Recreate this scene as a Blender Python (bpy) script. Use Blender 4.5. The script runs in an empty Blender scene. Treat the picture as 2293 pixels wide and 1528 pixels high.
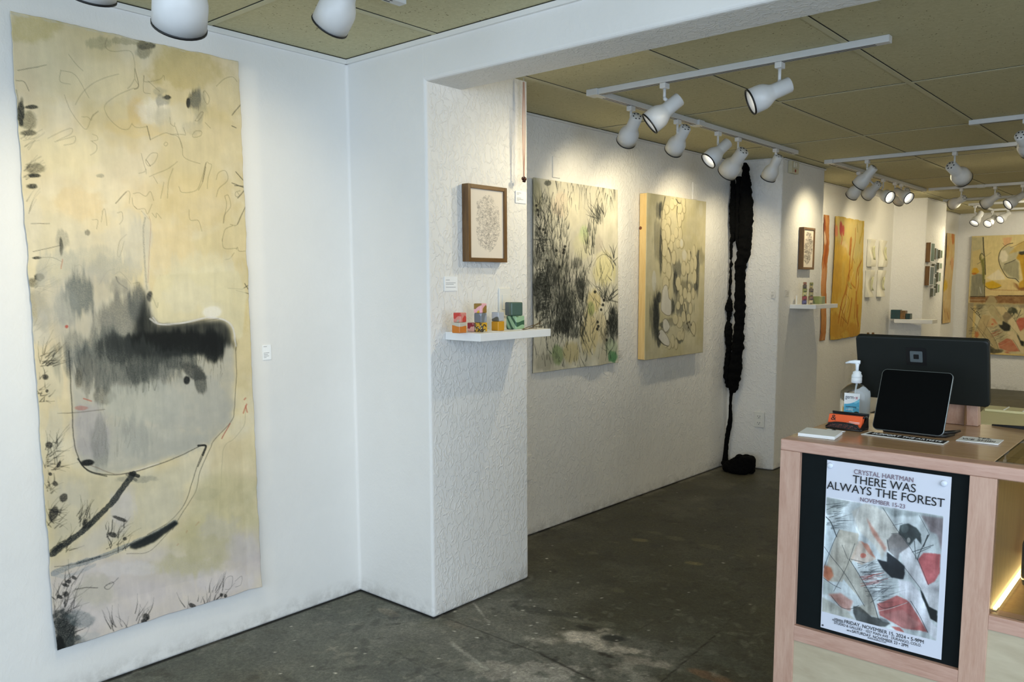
import bpy, math, random
import numpy as np
from mathutils import Vector, Matrix

random.seed(7)
R_ = np.random.RandomState(11)
scene = bpy.context.scene

# ---------------------------------------------------------------- camera
FPX = 1833.0454
CXO, CYO = 50.0, 75.0
YAW, PITCH, ROLL = -0.699480603, -0.112732347, 0.00127913944
CAM = np.array([2.88636735, -2.21261047, 1.38])


def cam_axes():
    cy, sy = math.cos(YAW), math.sin(YAW)
    cp, sp = math.cos(PITCH), math.sin(PITCH)
    fwd = np.array([sy * cp, cy * cp, sp])
    right = np.array([cy, -sy, 0.0])
    down = np.cross(fwd, right)
    c, s = math.cos(ROLL), math.sin(ROLL)
    return np.array([c * right + s * down, -s * right + c * down, fwd])


RM = cam_axes()
cd = bpy.data.cameras.new('camera')
cd.sensor_fit = 'HORIZONTAL'
cd.sensor_width = 36.0
cd.lens = FPX / 2293.0 * 36.0
cd.shift_x = -CXO / 2293.0
cd.shift_y = CYO / 2293.0
cd.clip_start = 0.02
cam = bpy.data.objects.new('camera', cd)
scene.collection.objects.link(cam)
M = Matrix.Identity(4)
for i in range(3):
    M[i][0] = RM[0][i]
    M[i][1] = -RM[1][i]
    M[i][2] = -RM[2][i]
    M[i][3] = CAM[i]
cam.matrix_world = M
scene.camera = cam

scene.view_settings.view_transform = 'Standard'
scene.view_settings.look = 'None'
scene.view_settings.gamma = 1.0
scene.view_settings.use_curve_mapping = False
scene.view_settings.exposure = 0.17
scene.cycles.use_denoising = True

# world: soft cool sky seen only through the street window
w = bpy.data.worlds.new('world')
scene.world = w
w.use_nodes = True
w.node_tree.nodes['Background'].inputs[0].default_value = (0.62, 0.78, 1.0, 1)
w.node_tree.nodes['Background'].inputs[1].default_value = 0.8


def area(name, loc, direction, sx, sy, power, col):
    l = bpy.data.lights.new(name, 'AREA')
    l.shape = 'RECTANGLE'
    l.size, l.size_y = sx, sy
    l.energy = power
    l.color = col
    o = bpy.data.objects.new(name, l)
    o.location = loc
    o.rotation_euler = Vector(direction).to_track_quat('-Z', 'Y').to_euler()
    scene.collection.objects.link(o)
    return o


# daylight through the shop window in the wall behind the camera
area('window_daylight', (2.4, -4.75, 1.22), (-0.15, 1, -0.28), 4.4, 1.9, 80, (0.66, 0.805, 1.0))
area('added_side_daylight', (5.42, -2.5, 1.25), (-1, 0.12, -0.22), 3.3, 1.7, 96, (0.63, 0.79, 1.0))  # unseen side daylight, added to brighten the pier side and left wall

SPOT_W = 12.5
WARM = (1.0, 0.85, 0.55)


def ray(x, y):
    return RM.T @ np.array([(x - 1146.5 - CXO) / FPX, (y - 764 - CYO) / FPX, 1.0])


def at(u, v, axis, c):
    """point where the line of sight through a photo pixel meets the real plane axis=c"""
    r = ray(u, v)
    i = 'xyz'.index(axis)
    return CAM + r * ((c - CAM[i]) / r[i])


# ---------------------------------------------------------------- materials
def s2l(c):
    return tuple(((v / 255.0) / 12.92 if v / 255.0 <= 0.04045 else (((v / 255.0) + 0.055) / 1.055) ** 2.4) for v in c)


def newmat(name):
    m = bpy.data.materials.new(name)
    m.use_nodes = True
    nt = m.node_tree
    return m, nt, nt.nodes['Principled BSDF']


def noise(nt, scale, detail=4, rough=0.55, coord=None, vec_scale=None):
    n = nt.nodes.new('ShaderNodeTexNoise')
    n.inputs['Scale'].default_value = scale
    n.inputs['Detail'].default_value = detail
    n.inputs['Roughness'].default_value = rough
    if coord is None:
        tc = nt.nodes.new('ShaderNodeTexCoord')
        coord = tc.outputs['Object']
    if vec_scale:
        mp = nt.nodes.new('ShaderNodeMapping')
        mp.inputs['Scale'].default_value = vec_scale
        nt.links.new(coord, mp.inputs[0])
        coord = mp.outputs[0]
    nt.links.new(coord, n.inputs['Vector'])
    return n


def ramp(nt, src, stops):
    r = nt.nodes.new('ShaderNodeValToRGB')
    e = r.color_ramp.elements
    while len(e) < len(stops):
        e.new(0.5)
    for i, (p, c) in enumerate(stops):
        e[i].position = p
        e[i].color = (*c, 1) if len(c) == 3 else c
    nt.links.new(src, r.inputs[0])
    return r


def bump(nt, bsdf, src, strength, dist=0.01, prev=None):
    b = nt.nodes.new('ShaderNodeBump')
    b.inputs['Strength'].default_value = strength
    b.inputs['Distance'].default_value = dist
    nt.links.new(src, b.inputs['Height'])
    if prev is not None:
        nt.links.new(prev, b.inputs['Normal'])
    nt.links.new(b.outputs[0], bsdf.inputs['Normal'])
    return b.outputs[0]


def plain(name, c, rough=0.5, metal=0.0, var=0.06, scale=30, bmp=0.0, spec=0.5):
    m, nt, b = newmat(name)
    c = s2l(c)
    n = noise(nt, scale, 3)
    r = ramp(nt, n.outputs[0], [(0.3, tuple(v * (1 - var) for v in c)), (0.7, tuple(min(1, v * (1 + var)) for v in c))])
    nt.links.new(r.outputs[0], b.inputs['Base Color'])
    b.inputs['Roughness'].default_value = rough
    b.inputs['Metallic'].default_value = metal
    b.inputs['Specular IOR Level'].default_value = spec
    if bmp:
        bump(nt, b, n.outputs[0], bmp, 0.003)
    return m


def emis(name, c, strength):
    m, nt, b = newmat(name)
    b.inputs['Base Color'].default_value = (*c, 1)
    b.inputs['Emission Color'].default_value = (*c, 1)
    b.inputs['Emission Strength'].default_value = strength
    return m


def glass(name, c=(1, 1, 1), rough=0.0, ior=1.45):
    m, nt, b = newmat(name)
    b.inputs['Base Color'].default_value = (*c, 1)
    b.inputs['Roughness'].default_value = rough
    b.inputs['Transmission Weight'].default_value = 1.0
    b.inputs['IOR'].default_value = ior
    return m


def wood(name, c1, c2, axis_scale, scale=6.0, rough=0.4, bmp=0.05):
    m, nt, b = newmat(name)
    n = noise(nt, scale, 5, 0.6, vec_scale=axis_scale)
    n.inputs['Distortion'].default_value = 1.2
    n2 = noise(nt, scale * 7, 3, 0.6, vec_scale=axis_scale)
    mx = nt.nodes.new('ShaderNodeMix')
    mx.inputs[0].default_value = 0.3
    nt.links.new(n.outputs[0], mx.inputs[2])
    nt.links.new(n2.outputs[0], mx.inputs[3])
    r = ramp(nt, mx.outputs[0], [(0.35, s2l(c1)), (0.62, s2l(c2))])
    nt.links.new(r.outputs[0], b.inputs['Base Color'])
    b.inputs['Roughness'].default_value = rough
    bump(nt, b, mx.outputs[0], bmp, 0.002)
    return m


def painted(name, rough=0.7, weave=0.25, spec=0.25):
    """colour laid down by hand on the canvas itself (vertex paint), with a canvas weave"""
    m, nt, b = newmat(name)
    a = nt.nodes.new('ShaderNodeAttribute')
    a.attribute_name = 'paint'
    nt.links.new(a.outputs['Color'], b.inputs['Base Color'])
    b.inputs['Roughness'].default_value = rough
    b.inputs['Specular IOR Level'].default_value = spec
    n = noise(nt, 260, 2)
    bump(nt, b, n.outputs[0], weave, 0.0015)
    return m


def wallmat():
    m, nt, b = newmat('white_plaster')
    tc = nt.nodes.new('ShaderNodeTexCoord')
    n = noise(nt, 1.3, 4, 0.6, tc.outputs['Object'])
    r = ramp(nt, n.outputs[0], [(0.3, s2l((224, 223, 219))), (0.7, s2l((232, 231, 227)))])
    # scuffs low down on the walls, where shoes and mops reach
    sp = nt.nodes.new('ShaderNodeSeparateXYZ')
    nt.links.new(tc.outputs['Object'], sp.inputs[0])
    mr = nt.nodes.new('ShaderNodeMapRange')
    mr.inputs[1].default_value = 0.0
    mr.inputs[2].default_value = 0.08
    mr.inputs[3].default_value = 0.40
    mr.inputs[4].default_value = 0.0
    nt.links.new(sp.outputs[2], mr.inputs[0])
    n3 = noise(nt, 14, 5, 0.7, tc.outputs['Object'])
    r3 = ramp(nt, n3.outputs[0], [(0.42, (0, 0, 0)), (0.6, (1, 1, 1))])
    mu = nt.nodes.new('ShaderNodeMath')
    mu.operation = 'MULTIPLY'
    nt.links.new(mr.outputs[0], mu.inputs[0])
    nt.links.new(r3.outputs[0], mu.inputs[1])
    mx = nt.nodes.new('ShaderNodeMix')
    mx.data_type = 'RGBA'
    nt.links.new(mu.outputs[0], mx.inputs[0])
    nt.links.new(r.outputs[0], mx.inputs[6])
    mx.inputs[7].default_value = (*s2l((128, 122, 112)), 1)
    nt.links.new(mx.outputs[2], b.inputs['Base Color'])
    b.inputs['Roughness'].default_value = 0.6
    b.inputs['Specular IOR Level'].default_value = 0.3
    # knock-down stucco, strong beyond the front bay and mild on the older front wall
    v = noise(nt, 30, 4, 0.6, tc.outputs['Object'], (1.2, 1.2, 0.85))
    v.inputs['Distortion'].default_value = 0.7
    v.noise_type = 'RIDGED_MULTIFRACTAL'
    v.inputs['Offset'].default_value = 0.9
    v.inputs['Gain'].default_value = 1.6
    rr = nt.nodes.new('ShaderNodeMapRange')
    rr.inputs[1].default_value = 0.75
    rr.inputs[2].default_value = 1.5
    nt.links.new(v.outputs[0], rr.inputs[0])
    mk = nt.nodes.new('ShaderNodeMapRange')
    mk.inputs[1].default_value = 0.2
    mk.inputs[2].default_value = 0.47
    mk.inputs[3].default_value = 0.05
    mk.inputs[4].default_value = 0.06
    nt.links.new(sp.outputs[0], mk.inputs[0])
    mk2 = nt.nodes.new('ShaderNodeMapRange')
    mk2.inputs[1].default_value = 0.004
    mk2.inputs[2].default_value = 0.03
    mk2.inputs[3].default_value = 0.07
    mk2.inputs[4].default_value = 0.85
    nt.links.new(sp.outputs[1], mk2.inputs[0])
    mm = nt.nodes.new('ShaderNodeMath')
    mm.operation = 'MAXIMUM'
    nt.links.new(mk.outputs[0], mm.inputs[0])
    nt.links.new(mk2.outputs[0], mm.inputs[1])
    hh = nt.nodes.new('ShaderNodeMath')
    hh.operation = 'MULTIPLY'
    nt.links.new(mm.outputs[0], hh.inputs[0])
    nt.links.new(rr.outputs[0], hh.inputs[1])
    p = bump(nt, b, hh.outputs[0], 0.6, 0.0035)
    n5 = noise(nt, 9, 5, 0.6, tc.outputs['Object'])
    bump(nt, b, n5.outputs[0], 0.25, 0.012, p)
    return m


def ceilmat():
    m, nt, b = newmat('ceiling_tile')
    tc = nt.nodes.new('ShaderNodeTexCoord')
    v = nt.nodes.new('ShaderNodeTexVoronoi')
    v.inputs['Scale'].default_value = 62
    v.inputs['Randomness'].default_value = 1.0
    mp = nt.nodes.new('ShaderNodeMapping')
    mp.inputs['Scale'].default_value = (1, 1.0, 1)
    nt.links.new(tc.outputs['Object'], mp.inputs[0])
    nd = noise(nt, 45, 3, 0.6, tc.outputs['Object'])
    add = nt.nodes.new('ShaderNodeVectorMath')
    add.operation = 'MULTIPLY_ADD'
    nt.links.new(nd.outputs['Color'], add.inputs[0])
    add.inputs[1].default_value = (0.02, 0.02, 0.0)
    nt.links.new(mp.outputs[0], add.inputs[2])
    nt.links.new(add.outputs[0], v.inputs['Vector'])
    n = noise(nt, 70, 4, 0.7, tc.outputs['Object'])
    r = ramp(nt, n.outputs[0], [(0.3, s2l((188, 182, 146))), (0.7, s2l((204, 198, 162)))])
    rv = ramp(nt, v.outputs['Distance'], [(0.12, (1, 1, 1)), (0.2, (0, 0, 0))])
    n2 = noise(nt, 24, 2, 0.5, tc.outputs['Object'])
    rn = ramp(nt, n2.outputs[0], [(0.5, (0, 0, 0)), (0.56, (1, 1, 1))])
    mu = nt.nodes.new('ShaderNodeMath')
    mu.operation = 'MULTIPLY'
    nt.links.new(rv.outputs[0], mu.inputs[0])
    nt.links.new(rn.outputs[0], mu.inputs[1])
    mx = nt.nodes.new('ShaderNodeMix')
    mx.data_type = 'RGBA'
    nt.links.new(mu.outputs[0], mx.inputs[0])
    nt.links.new(r.outputs[0], mx.inputs[6])
    mx.inputs[7].default_value = (*s2l((110, 100, 70)), 1)
    nt.links.new(mx.outputs[2], b.inputs['Base Color'])
    b.inputs['Roughness'].default_value = 0.85
    b.inputs['Specular IOR Level'].default_value = 0.15
    bump(nt, b, n.outputs[0], 0.3, 0.002)
    return m


def floormat():
    m, nt, b = newmat('worn_floor')
    a = nt.nodes.new('ShaderNodeAttribute')
    a.attribute_name = 'paint'
    n = noise(nt, 75, 8, 0.8)
    n.inputs['Distortion'].default_value = 0.8
    r = ramp(nt, n.outputs[0], [(0.3, (0.45, 0.45, 0.45)), (0.5, (0.95, 0.95, 0.95)), (0.7, (1.7, 1.7, 1.65))])
    n2 = noise(nt, 6, 9, 0.78)
    r2 = ramp(nt, n2.outputs[0], [(0.32, (0.6, 0.6, 0.58)), (0.68, (1.4, 1.4, 1.4))])
    m1 = nt.nodes.new('ShaderNodeMix')
    m1.data_type = 'RGBA'
    m1.blend_type = 'MULTIPLY'
    m1.inputs[0].default_value = 1
    nt.links.new(a.outputs['Color'], m1.inputs[6])
    nt.links.new(r.outputs[0], m1.inputs[7])
    m2 = nt.nodes.new('ShaderNodeMix')
    m2.data_type = 'RGBA'
    m2.blend_type = 'MULTIPLY'
    m2.inputs[0].default_value = 1
    nt.links.new(m1.outputs[2], m2.inputs[6])
    nt.links.new(r2.outputs[0], m2.inputs[7])
    nt.links.new(m2.outputs[2], b.inputs['Base Color'])
    rr = ramp(nt, n2.outputs[0], [(0.3, (0.42,) * 3), (0.7, (0.62,) * 3)])
    nt.links.new(rr.outputs[0], b.inputs['Roughness'])
    b.inputs['Specular IOR Level'].default_value = 0.3
    p = bump(nt, b, n.outputs[0], 0.3, 0.003)
    return m


MWALL = wallmat()
MCEIL = ceilmat()
MFLOOR = floormat()
MGAPSHADE = plain('gap_shade', (40, 38, 26), 0.9)
MTRACK = plain('white_track_metal', (205, 206, 205), 0.4, 0, 0.02)
MLAMP = plain('white_lamp_enamel', (214, 214, 212), 0.38, 0, 0.03, 12)
MSLOT = plain('track_slot', (18, 18, 16), 0.7)
MBLACK = plain('black_plastic', (12, 13, 14), 0.45, 0, 0.1)
MRIM = plain('black_rim', (8, 9, 10), 0.5)
MBULB = emis('lamp_glow', (1.0, 0.93, 0.78), 5.0)
MREFL = plain('reflector', (225, 222, 210), 0.2, 0.6, 0.02)
MSHELF = plain('white_laminate', (236, 237, 236), 0.35, 0, 0.01)
MCARD = plain('white_card', (238, 240, 240), 0.6, 0, 0.01)
MINK = plain('grey_ink', (70, 72, 76), 0.8)
MBLACKINK = plain('black_ink', (16, 16, 18), 0.7)
MPLATE = plain('ivory_plate', (226, 226, 220), 0.35, 0, 0.01)
MWALNUT = wood('walnut', (84, 58, 30), (118, 86, 46), (14, 14, 1), 5, 0.4)
MWALNUT_H = wood('walnut_h', (84, 58, 30), (118, 86, 46), (14, 1, 14), 5, 0.4)
MPINE = wood('pine', (214, 178, 112), (230, 200, 138), (16, 16, 1), 4, 0.5)
MMAPLE_V = wood('maple_upright', (176, 138, 118), (194, 160, 140), (9, 9, 0.9), 7, 0.38)
MMAPLE_H = wood('maple_rail', (174, 134, 116), (194, 158, 140), (0.9, 9, 9), 7, 0.38)
MMAPLE_TOP = wood('maple_top', (164, 132, 98), (182, 150, 114), (1.0, 8, 8), 6, 0.22)
MBIRCH = wood('birch_panel', (172, 158, 132), (188, 176, 150), (1.0, 5, 4), 3, 0.5)
MBLACKPANEL = plain('black_panel', (8, 16, 17), 0.7, 0, 0.1, 30, 0, 0.15)
MFIBER = plain('black_fibre', (7, 8, 9), 0.95, 0, 0.4, 90, 0.9, 0.1)
MGLASS = glass('clear_glass')
MCASEGLASS = glass('case_glass', (0.96, 0.95, 0.8))


# ---------------------------------------------------------------- mesh helpers
class MB:
    def __init__(s):
        s.v, s.f, s.sm = [], [], []

    def add(s, verts, faces, smooth=False):
        o = len(s.v)
        s.v += [tuple(map(float, p)) for p in verts]
        s.f += [tuple(i + o for i in f) for f in faces]
        s.sm += [smooth] * len(faces)
        return s

    def box(s, lo, hi):
        x0, y0, z0 = lo
        x1, y1, z1 = hi
        return s.add([(x0, y0, z0), (x1, y0, z0), (x1, y1, z0), (x0, y1, z0), (x0, y0, z1), (x1, y0, z1), (x1, y1, z1), (x0, y1, z1)],
                     [(0, 3, 2, 1), (4, 5, 6, 7), (0, 1, 5, 4), (1, 2, 6, 5), (2, 3, 7, 6), (3, 0, 4, 7)])

    def hexa(s, c8):
        return s.add(c8, [(0, 3, 2, 1), (4, 5, 6, 7), (0, 1, 5, 4), (1, 2, 6, 5), (2, 3, 7, 6), (3, 0, 4, 7)])

    def lathe(s, prof, axis=(0, 0, 1), origin=(0, 0, 0), n=28, cap=True):
        a = Vector(axis).normalized()
        t = Vector((1, 0, 0)) if abs(a.x) < 0.8 else Vector((0, 1, 0))
        u = a.cross(t).normalized()
        w_ = a.cross(u)
        o = Vector(origin)
        vs, fs = [], []
        for (r, h) in prof:
            for k in range(n):
                th = 2 * math.pi * k / n
                vs.append(o + a * h + (u * math.cos(th) + w_ * math.sin(th)) * r)
        for i in range(len(prof) - 1):
            for k in range(n):
                k2 = (k + 1) % n
                fs.append((i * n + k, i * n + k2, (i + 1) * n + k2, (i + 1) * n + k))
        s.add(vs, fs, True)
        if cap:
            L = len(s.v) - len(vs)
            s.f.append(tuple(L + k for k in range(n))[::-1])
            s.f.append(tuple(L + (len(prof) - 1) * n + k for k in range(n)))
            s.sm += [False, False]
        return s

    def tube(s, pts, rad, n=10):
        pts = [Vector(p) for p in pts]
        if not hasattr(rad, '__len__'):
            rad = [rad] * len(pts)
        vs, fs = [], []
        up = Vector((0.13, 0.21, 1)).normalized()
        for i, p in enumerate(pts):
            d = (pts[min(i + 1, len(pts) - 1)] - pts[max(i - 1, 0)]).normalized()
            u = d.cross(up)
            if u.length < 0.05:
                u = d.cross(Vector((1, 0, 0)))
            u.normalize()
            w_ = d.cross(u)
            for k in range(n):
                th = 2 * math.pi * k / n
                vs.append(p + (u * math.cos(th) + w_ * math.sin(th)) * rad[i])
        for i in range(len(pts) - 1):
            for k in range(n):
                k2 = (k + 1) % n
                fs.append((i * n + k, i * n + k2, (i + 1) * n + k2, (i + 1) * n + k))
        s.add(vs, fs, True)
        L = len(s.v) - len(vs)
        s.f.append(tuple(L + k for k in range(n))[::-1])
        s.f.append(tuple(L + (len(pts) - 1) * n + k for k in range(n)))
        s.sm += [True, True]
        return s

    def build(s, name, mat, parent=None, bevel=0.0, seg=2, local=True, subsurf=0):
        me = bpy.data.meshes.new(name)
        vs = s.v
        if parent is not None and local:
            inv = parent.matrix_world.inverted() if False else Matrix.Translation(-parent_loc(parent))
            vs = [tuple(inv @ Vector(p)) for p in vs]
        me.from_pydata(vs, [], s.f)
        me.validate()
        for i, p in enumerate(me.polygons):
            p.use_smooth = s.sm[i] if i < len(s.sm) else False
        if mat:
            me.materials.append(mat)
        o = bpy.data.objects.new(name, me)
        scene.collection.objects.link(o)
        if parent is not None:
            o.parent = parent
        if bevel:
            b = o.modifiers.new('bevel', 'BEVEL')
            b.width = bevel
            b.segments = seg
            b.limit_method = 'ANGLE'
            b.harden_normals = False
        if subsurf:
            q = o.modifiers.new('subd', 'SUBSURF')
            q.levels = q.render_levels = subsurf
        return o


def parent_loc(p):
    v = Vector((0, 0, 0))
    while p is not None:
        v += Vector(p.location)
        p = p.parent
    return v


def tag(o, label=None, cat=None, group=None, kind=None):
    if label:
        o['label'] = label
    if cat:
        o['category'] = cat
    if group:
        o['group'] = group
    if kind:
        o['kind'] = kind
    return o


def thing(name, loc, label, cat, group=None):
    o = bpy.data.objects.new(name, None)
    o.empty_display_size = 0.05
    o.location = loc
    scene.collection.objects.link(o)
    return tag(o, label, cat, group)


def struct(o):
    o['kind'] = 'structure'
    return o


def catmull(P, per=8):
    P = [np.array(p, float) for p in P]
    if len(P) < 3:
        return [P[0] + (P[-1] - P[0]) * t for t in np.linspace(0, 1, per + 1)]
    Q = [2 * P[0] - P[1]] + P + [2 * P[-1] - P[-2]]
    out = []
    for i in range(1, len(Q) - 2):
        p0, p1, p2, p3 = Q[i - 1:i + 3]
        for t in np.linspace(0, 1, per, endpoint=False):
            out.append(0.5 * ((2 * p1) + (-p0 + p2) * t + (2 * p0 - 5 * p1 + 4 * p2 - p3) * t * t + (-p0 + 3 * p1 - 3 * p2 + p3) * t ** 3))
    out.append(P[-1])
    return out


# ---------------------------------------------------------------- painting by hand, stroke by stroke
def vnoise(ny, nx, cy, cx, rs, octv=3):
    out = np.zeros((ny, nx))
    amp = 1.0
    tot = 0
    for o in range(octv):
        gy, gx = max(2, int(cy * 2 ** o) + 2), max(2, int(cx * 2 ** o) + 2)
        g = rs.rand(gy, gx)
        yy = np.linspace(0, gy - 1.001, ny)
        xx = np.linspace(0, gx - 1.001, nx)
        yi, xi = yy.astype(int), xx.astype(int)
        fy, fx = (yy - yi)[:, None], (xx - xi)[None, :]
        fy, fx = fy * fy * (3 - 2 * fy), fx * fx * (3 - 2 * fx)
        a = g[np.ix_(yi, xi)] * (1 - fy) * (1 - fx) + g[np.ix_(yi + 1, xi)] * fy * (1 - fx) + g[np.ix_(yi, xi + 1)] * (1 - fy) * fx + g[np.ix_(yi + 1, xi + 1)] * fy * fx
        out += a * amp
        tot += amp
        amp *= 0.6
    return out / tot


class Paint:
    """a sheet in the world: top-left corner, unit vectors across and down, size; painted in photo coordinates"""

    def __init__(s, tl, U, V, W, H, res, base, axis, c, seed=1):
        s.tl, s.U, s.V = np.array(tl, float), np.array(U, float), np.array(V, float)
        s.W, s.H = W, H
        s.nx, s.ny = int(W / res) + 1, int(H / res) + 1
        s.axis, s.c = axis, c
        s.rs = np.random.RandomState(seed)
        s.img = np.zeros((s.ny, s.nx, 3)) + np.array(base, float)
        s.A = (1.0, 0.0, 0.0, 0.0, 1.0, 0.0)
        s.softk = 0.55
        s.tex = 0.09
        s.grain = vnoise(s.ny, s.nx, H * 24, W * 24, s.rs, 5)
        s.fine = s.rs.rand(s.ny, s.nx)
        s.streak = vnoise(s.ny, s.nx, H * 9, W * 60, s.rs, 4)

    def crop(s, k, ox, oy):
        s.A = (1 / k, 0, ox, 0, 1 / k, oy)
        return s

    def g(s, x, y):
        a = s.A
        u, v = a[0] * x + a[1] * y + a[2], a[3] * x + a[4] * y + a[5]
        p = at(u, v, s.axis, s.c) - s.tl
        return np.array([p @ s.U / s.W * (s.nx - 1), p @ s.V / s.H * (s.ny - 1)])

    def uv(s, u, v):
        return np.array([u * (s.nx - 1), v * (s.ny - 1)])

    def _sc(s, x, y):
        p = s.g(x, y)
        return 0.5 * (np.linalg.norm(s.g(x + 4, y) - p) + np.linalg.norm(s.g(x, y + 4) - p)) / 4

    def _mix(s, y0, y1, x0, x1, a, col):
        a = np.clip(a, 0, 1)[..., None]
        s.img[y0:y1, x0:x1] = s.img[y0:y1, x0:x1] * (1 - a) + np.array(col, float) * a

    def wash(s, col, amt, scale=4, thr=0.5, soft=0.2, vs=1.0):
        n = vnoise(s.ny, s.nx, s.H * scale * vs, s.W * scale, s.rs, 4)
        a = np.clip((n - thr) / soft + 0.5, 0, 1) * amt
        s._mix(0, s.ny, 0, s.nx, a, col)

    def blob(s, x, y, rx, ry, col, op=0.8, rot=0, hard=1.0, rough=0.5, streak=False):
        p = s.g(x, y)
        c, sn = math.cos(math.radians(rot)), math.sin(math.radians(rot))
        e1 = s.g(x + rx * c, y + rx * sn) - p
        e2 = s.g(x - ry * sn, y + ry * c) - p
        ext = np.abs(e1) + np.abs(e2)
        ext = ext * 1.8 + 2
        x0, x1 = int(max(0, p[0] - ext[0])), int(min(s.nx, p[0] + ext[0] + 1))
        y0, y1 = int(max(0, p[1] - ext[1])), int(min(s.ny, p[1] + ext[1] + 1))
        if x1 <= x0 or y1 <= y0:
            return
        Y, X = np.mgrid[y0:y1, x0:x1]
        dx, dy = X - p[0], Y - p[1]
        det = e1[0] * e2[1] - e1[1] * e2[0]
        if abs(det) < 1e-6:
            return
        a = (dx * e2[1] - dy * e2[0]) / det
        b = (-dx * e1[1] + dy * e1[0]) / det
        d = np.sqrt(a * a + b * b)
        nn = (s.streak if streak else s.grain)[y0:y1, x0:x1]
        d = d + (nn - 0.5) * rough * 1.3
        al = np.clip((1.25 - d) / 0.5 * hard, 0, 1)
        al = al * al * (3 - 2 * al)
        s._mix(y0, y1, x0, x1, al * op * (1 - rough * 0.4 * s.fine[y0:y1, x0:x1]), col)

    def poly(s, pts, col, op=0.8, soft=2.0, rough=0.3, streak=False, spline=False, raw=False):
        soft = max(0.6, soft * s.softk)
        P = np.array([p if raw else s.g(*p) for p in pts])
        if spline:
            P = np.array(catmull(list(P) + [P[0]], 6))
        x0, x1 = int(max(0, P[:, 0].min() - soft * 3)), int(min(s.nx, P[:, 0].max() + soft * 3 + 1))
        y0, y1 = int(max(0, P[:, 1].min() - soft * 3)), int(min(s.ny, P[:, 1].max() + soft * 3 + 1))
        if x1 <= x0 + 1 or y1 <= y0 + 1:
            return
        Y, X = np.mgrid[y0:y1, x0:x1].astype(float)
        X += (s.grain[y0:y1, x0:x1] - 0.5) * soft * 3 * rough * 2
        Y += (s.streak[y0:y1, x0:x1] - 0.5) * soft * 3 * rough * 2
        ins = np.zeros(X.shape, bool)
        n = len(P)
        for i in range(n):
            xa, ya = P[i]
            xb, yb = P[(i + 1) % n]
            if ya == yb:
                continue
            cond = (Y < ya) != (Y < yb)
            ins ^= cond & (X < (xb - xa) * (Y - ya) / (yb - ya) + xa)
        a = ins.astype(float)
        k = int(max(1, round(soft)))
        for _ in range(2):
            c = np.cumsum(np.pad(a, ((k + 1, k), (0, 0)), 'edge'), 0)
            a = (c[2 * k + 1:] - c[:-2 * k - 1]) / (2 * k + 1)
            c = np.cumsum(np.pad(a, ((0, 0), (k + 1, k)), 'edge'), 1)
            a = (c[:, 2 * k + 1:] - c[:, :-2 * k - 1]) / (2 * k + 1)
        nn = (s.streak if streak else s.grain)[y0:y1, x0:x1]
        a = a * (1 - rough * 0.9 * nn)
        s._mix(y0, y1, x0, x1, a * op, col)

    def line(s, pts, w_=1.0, col=(40, 42, 44), op=0.8, rough=0.3, taper=False, raw=False, wpx=None, per=6):
        P = [p if raw else s.g(*p) for p in pts]
        Q = np.array(catmull(P, per))
        wd = wpx if wpx else max(0.42, w_ * s._sc(*pts[0]) if not raw else w_)
        m = wd * 1.5 + 2
        X0, X1 = int(max(0, Q[:, 0].min() - m)), int(min(s.nx, Q[:, 0].max() + m + 1))
        Y0, Y1 = int(max(0, Q[:, 1].min() - m)), int(min(s.ny, Q[:, 1].max() + m + 1))
        if X1 <= X0 or Y1 <= Y0:
            return
        acc = np.zeros((Y1 - Y0, X1 - X0))
        for i in range(len(Q) - 1):
            a_, b_ = Q[i], Q[i + 1]
            ww = wd
            if taper:
                t = i / max(1, len(Q) - 2)
                ww = max(0.35, wd * (1 - 0.8 * t))
            x0, x1 = int(max(0, min(a_[0], b_[0]) - m)), int(min(s.nx, max(a_[0], b_[0]) + m + 1))
            y0, y1 = int(max(0, min(a_[1], b_[1]) - m)), int(min(s.ny, max(a_[1], b_[1]) + m + 1))
            if x1 <= x0 or y1 <= y0:
                continue
            Y, X = np.mgrid[y0:y1, x0:x1]
            d = b_ - a_
            L2 = d @ d + 1e-9
            t = np.clip(((X - a_[0]) * d[0] + (Y - a_[1]) * d[1]) / L2, 0, 1)
            dist = np.hypot(X - a_[0] - t * d[0], Y - a_[1] - t * d[1])
            if wd > 5:
                dist = dist + (s.streak[y0:y1, x0:x1] - .5) * wd * rough * 1.1
            al = np.clip(ww * 0.5 + 0.6 - dist, 0, 1) * min(1.0, ww / 0.7)
            v = acc[y0 - Y0:y1 - Y0, x0 - X0:x1 - X0]
            np.maximum(v, al, out=v)
        acc *= (1 - rough * s.fine[Y0:Y1, X0:X1]) * op * 0.95
        s._mix(Y0, Y1, X0, X1, acc, col)

    def grass(s, box, n, ln, ang, spread, w_, col, op=0.8, curve=0.055, seed=None, taper=True):
        """random charcoal strokes whose roots fall in a box; ang in degrees, 90 = straight up"""
        rs = np.random.RandomState(seed) if seed is not None else s.rs
        x0, y0, x1, y1 = box
        for _ in range(n):
            x, y = rs.uniform(x0, x1), rs.uniform(y0, y1)
            a = math.radians(ang + rs.normal(0, spread))
            l_ = ln * rs.uniform(0.45, 1.3)
            c = rs.normal(0, curve) * l_
            dx, dy = math.cos(a), -math.sin(a)
            s.line([(x, y), (x + dx * l_ / 2 - dy * c, y + dy * l_ / 2 + dx * c), (x + dx * l_, y + dy * l_)], w_ * rs.uniform(0.6, 1.5), col, op * rs.uniform(0.5, 1), taper=taper, per=3)

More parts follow.
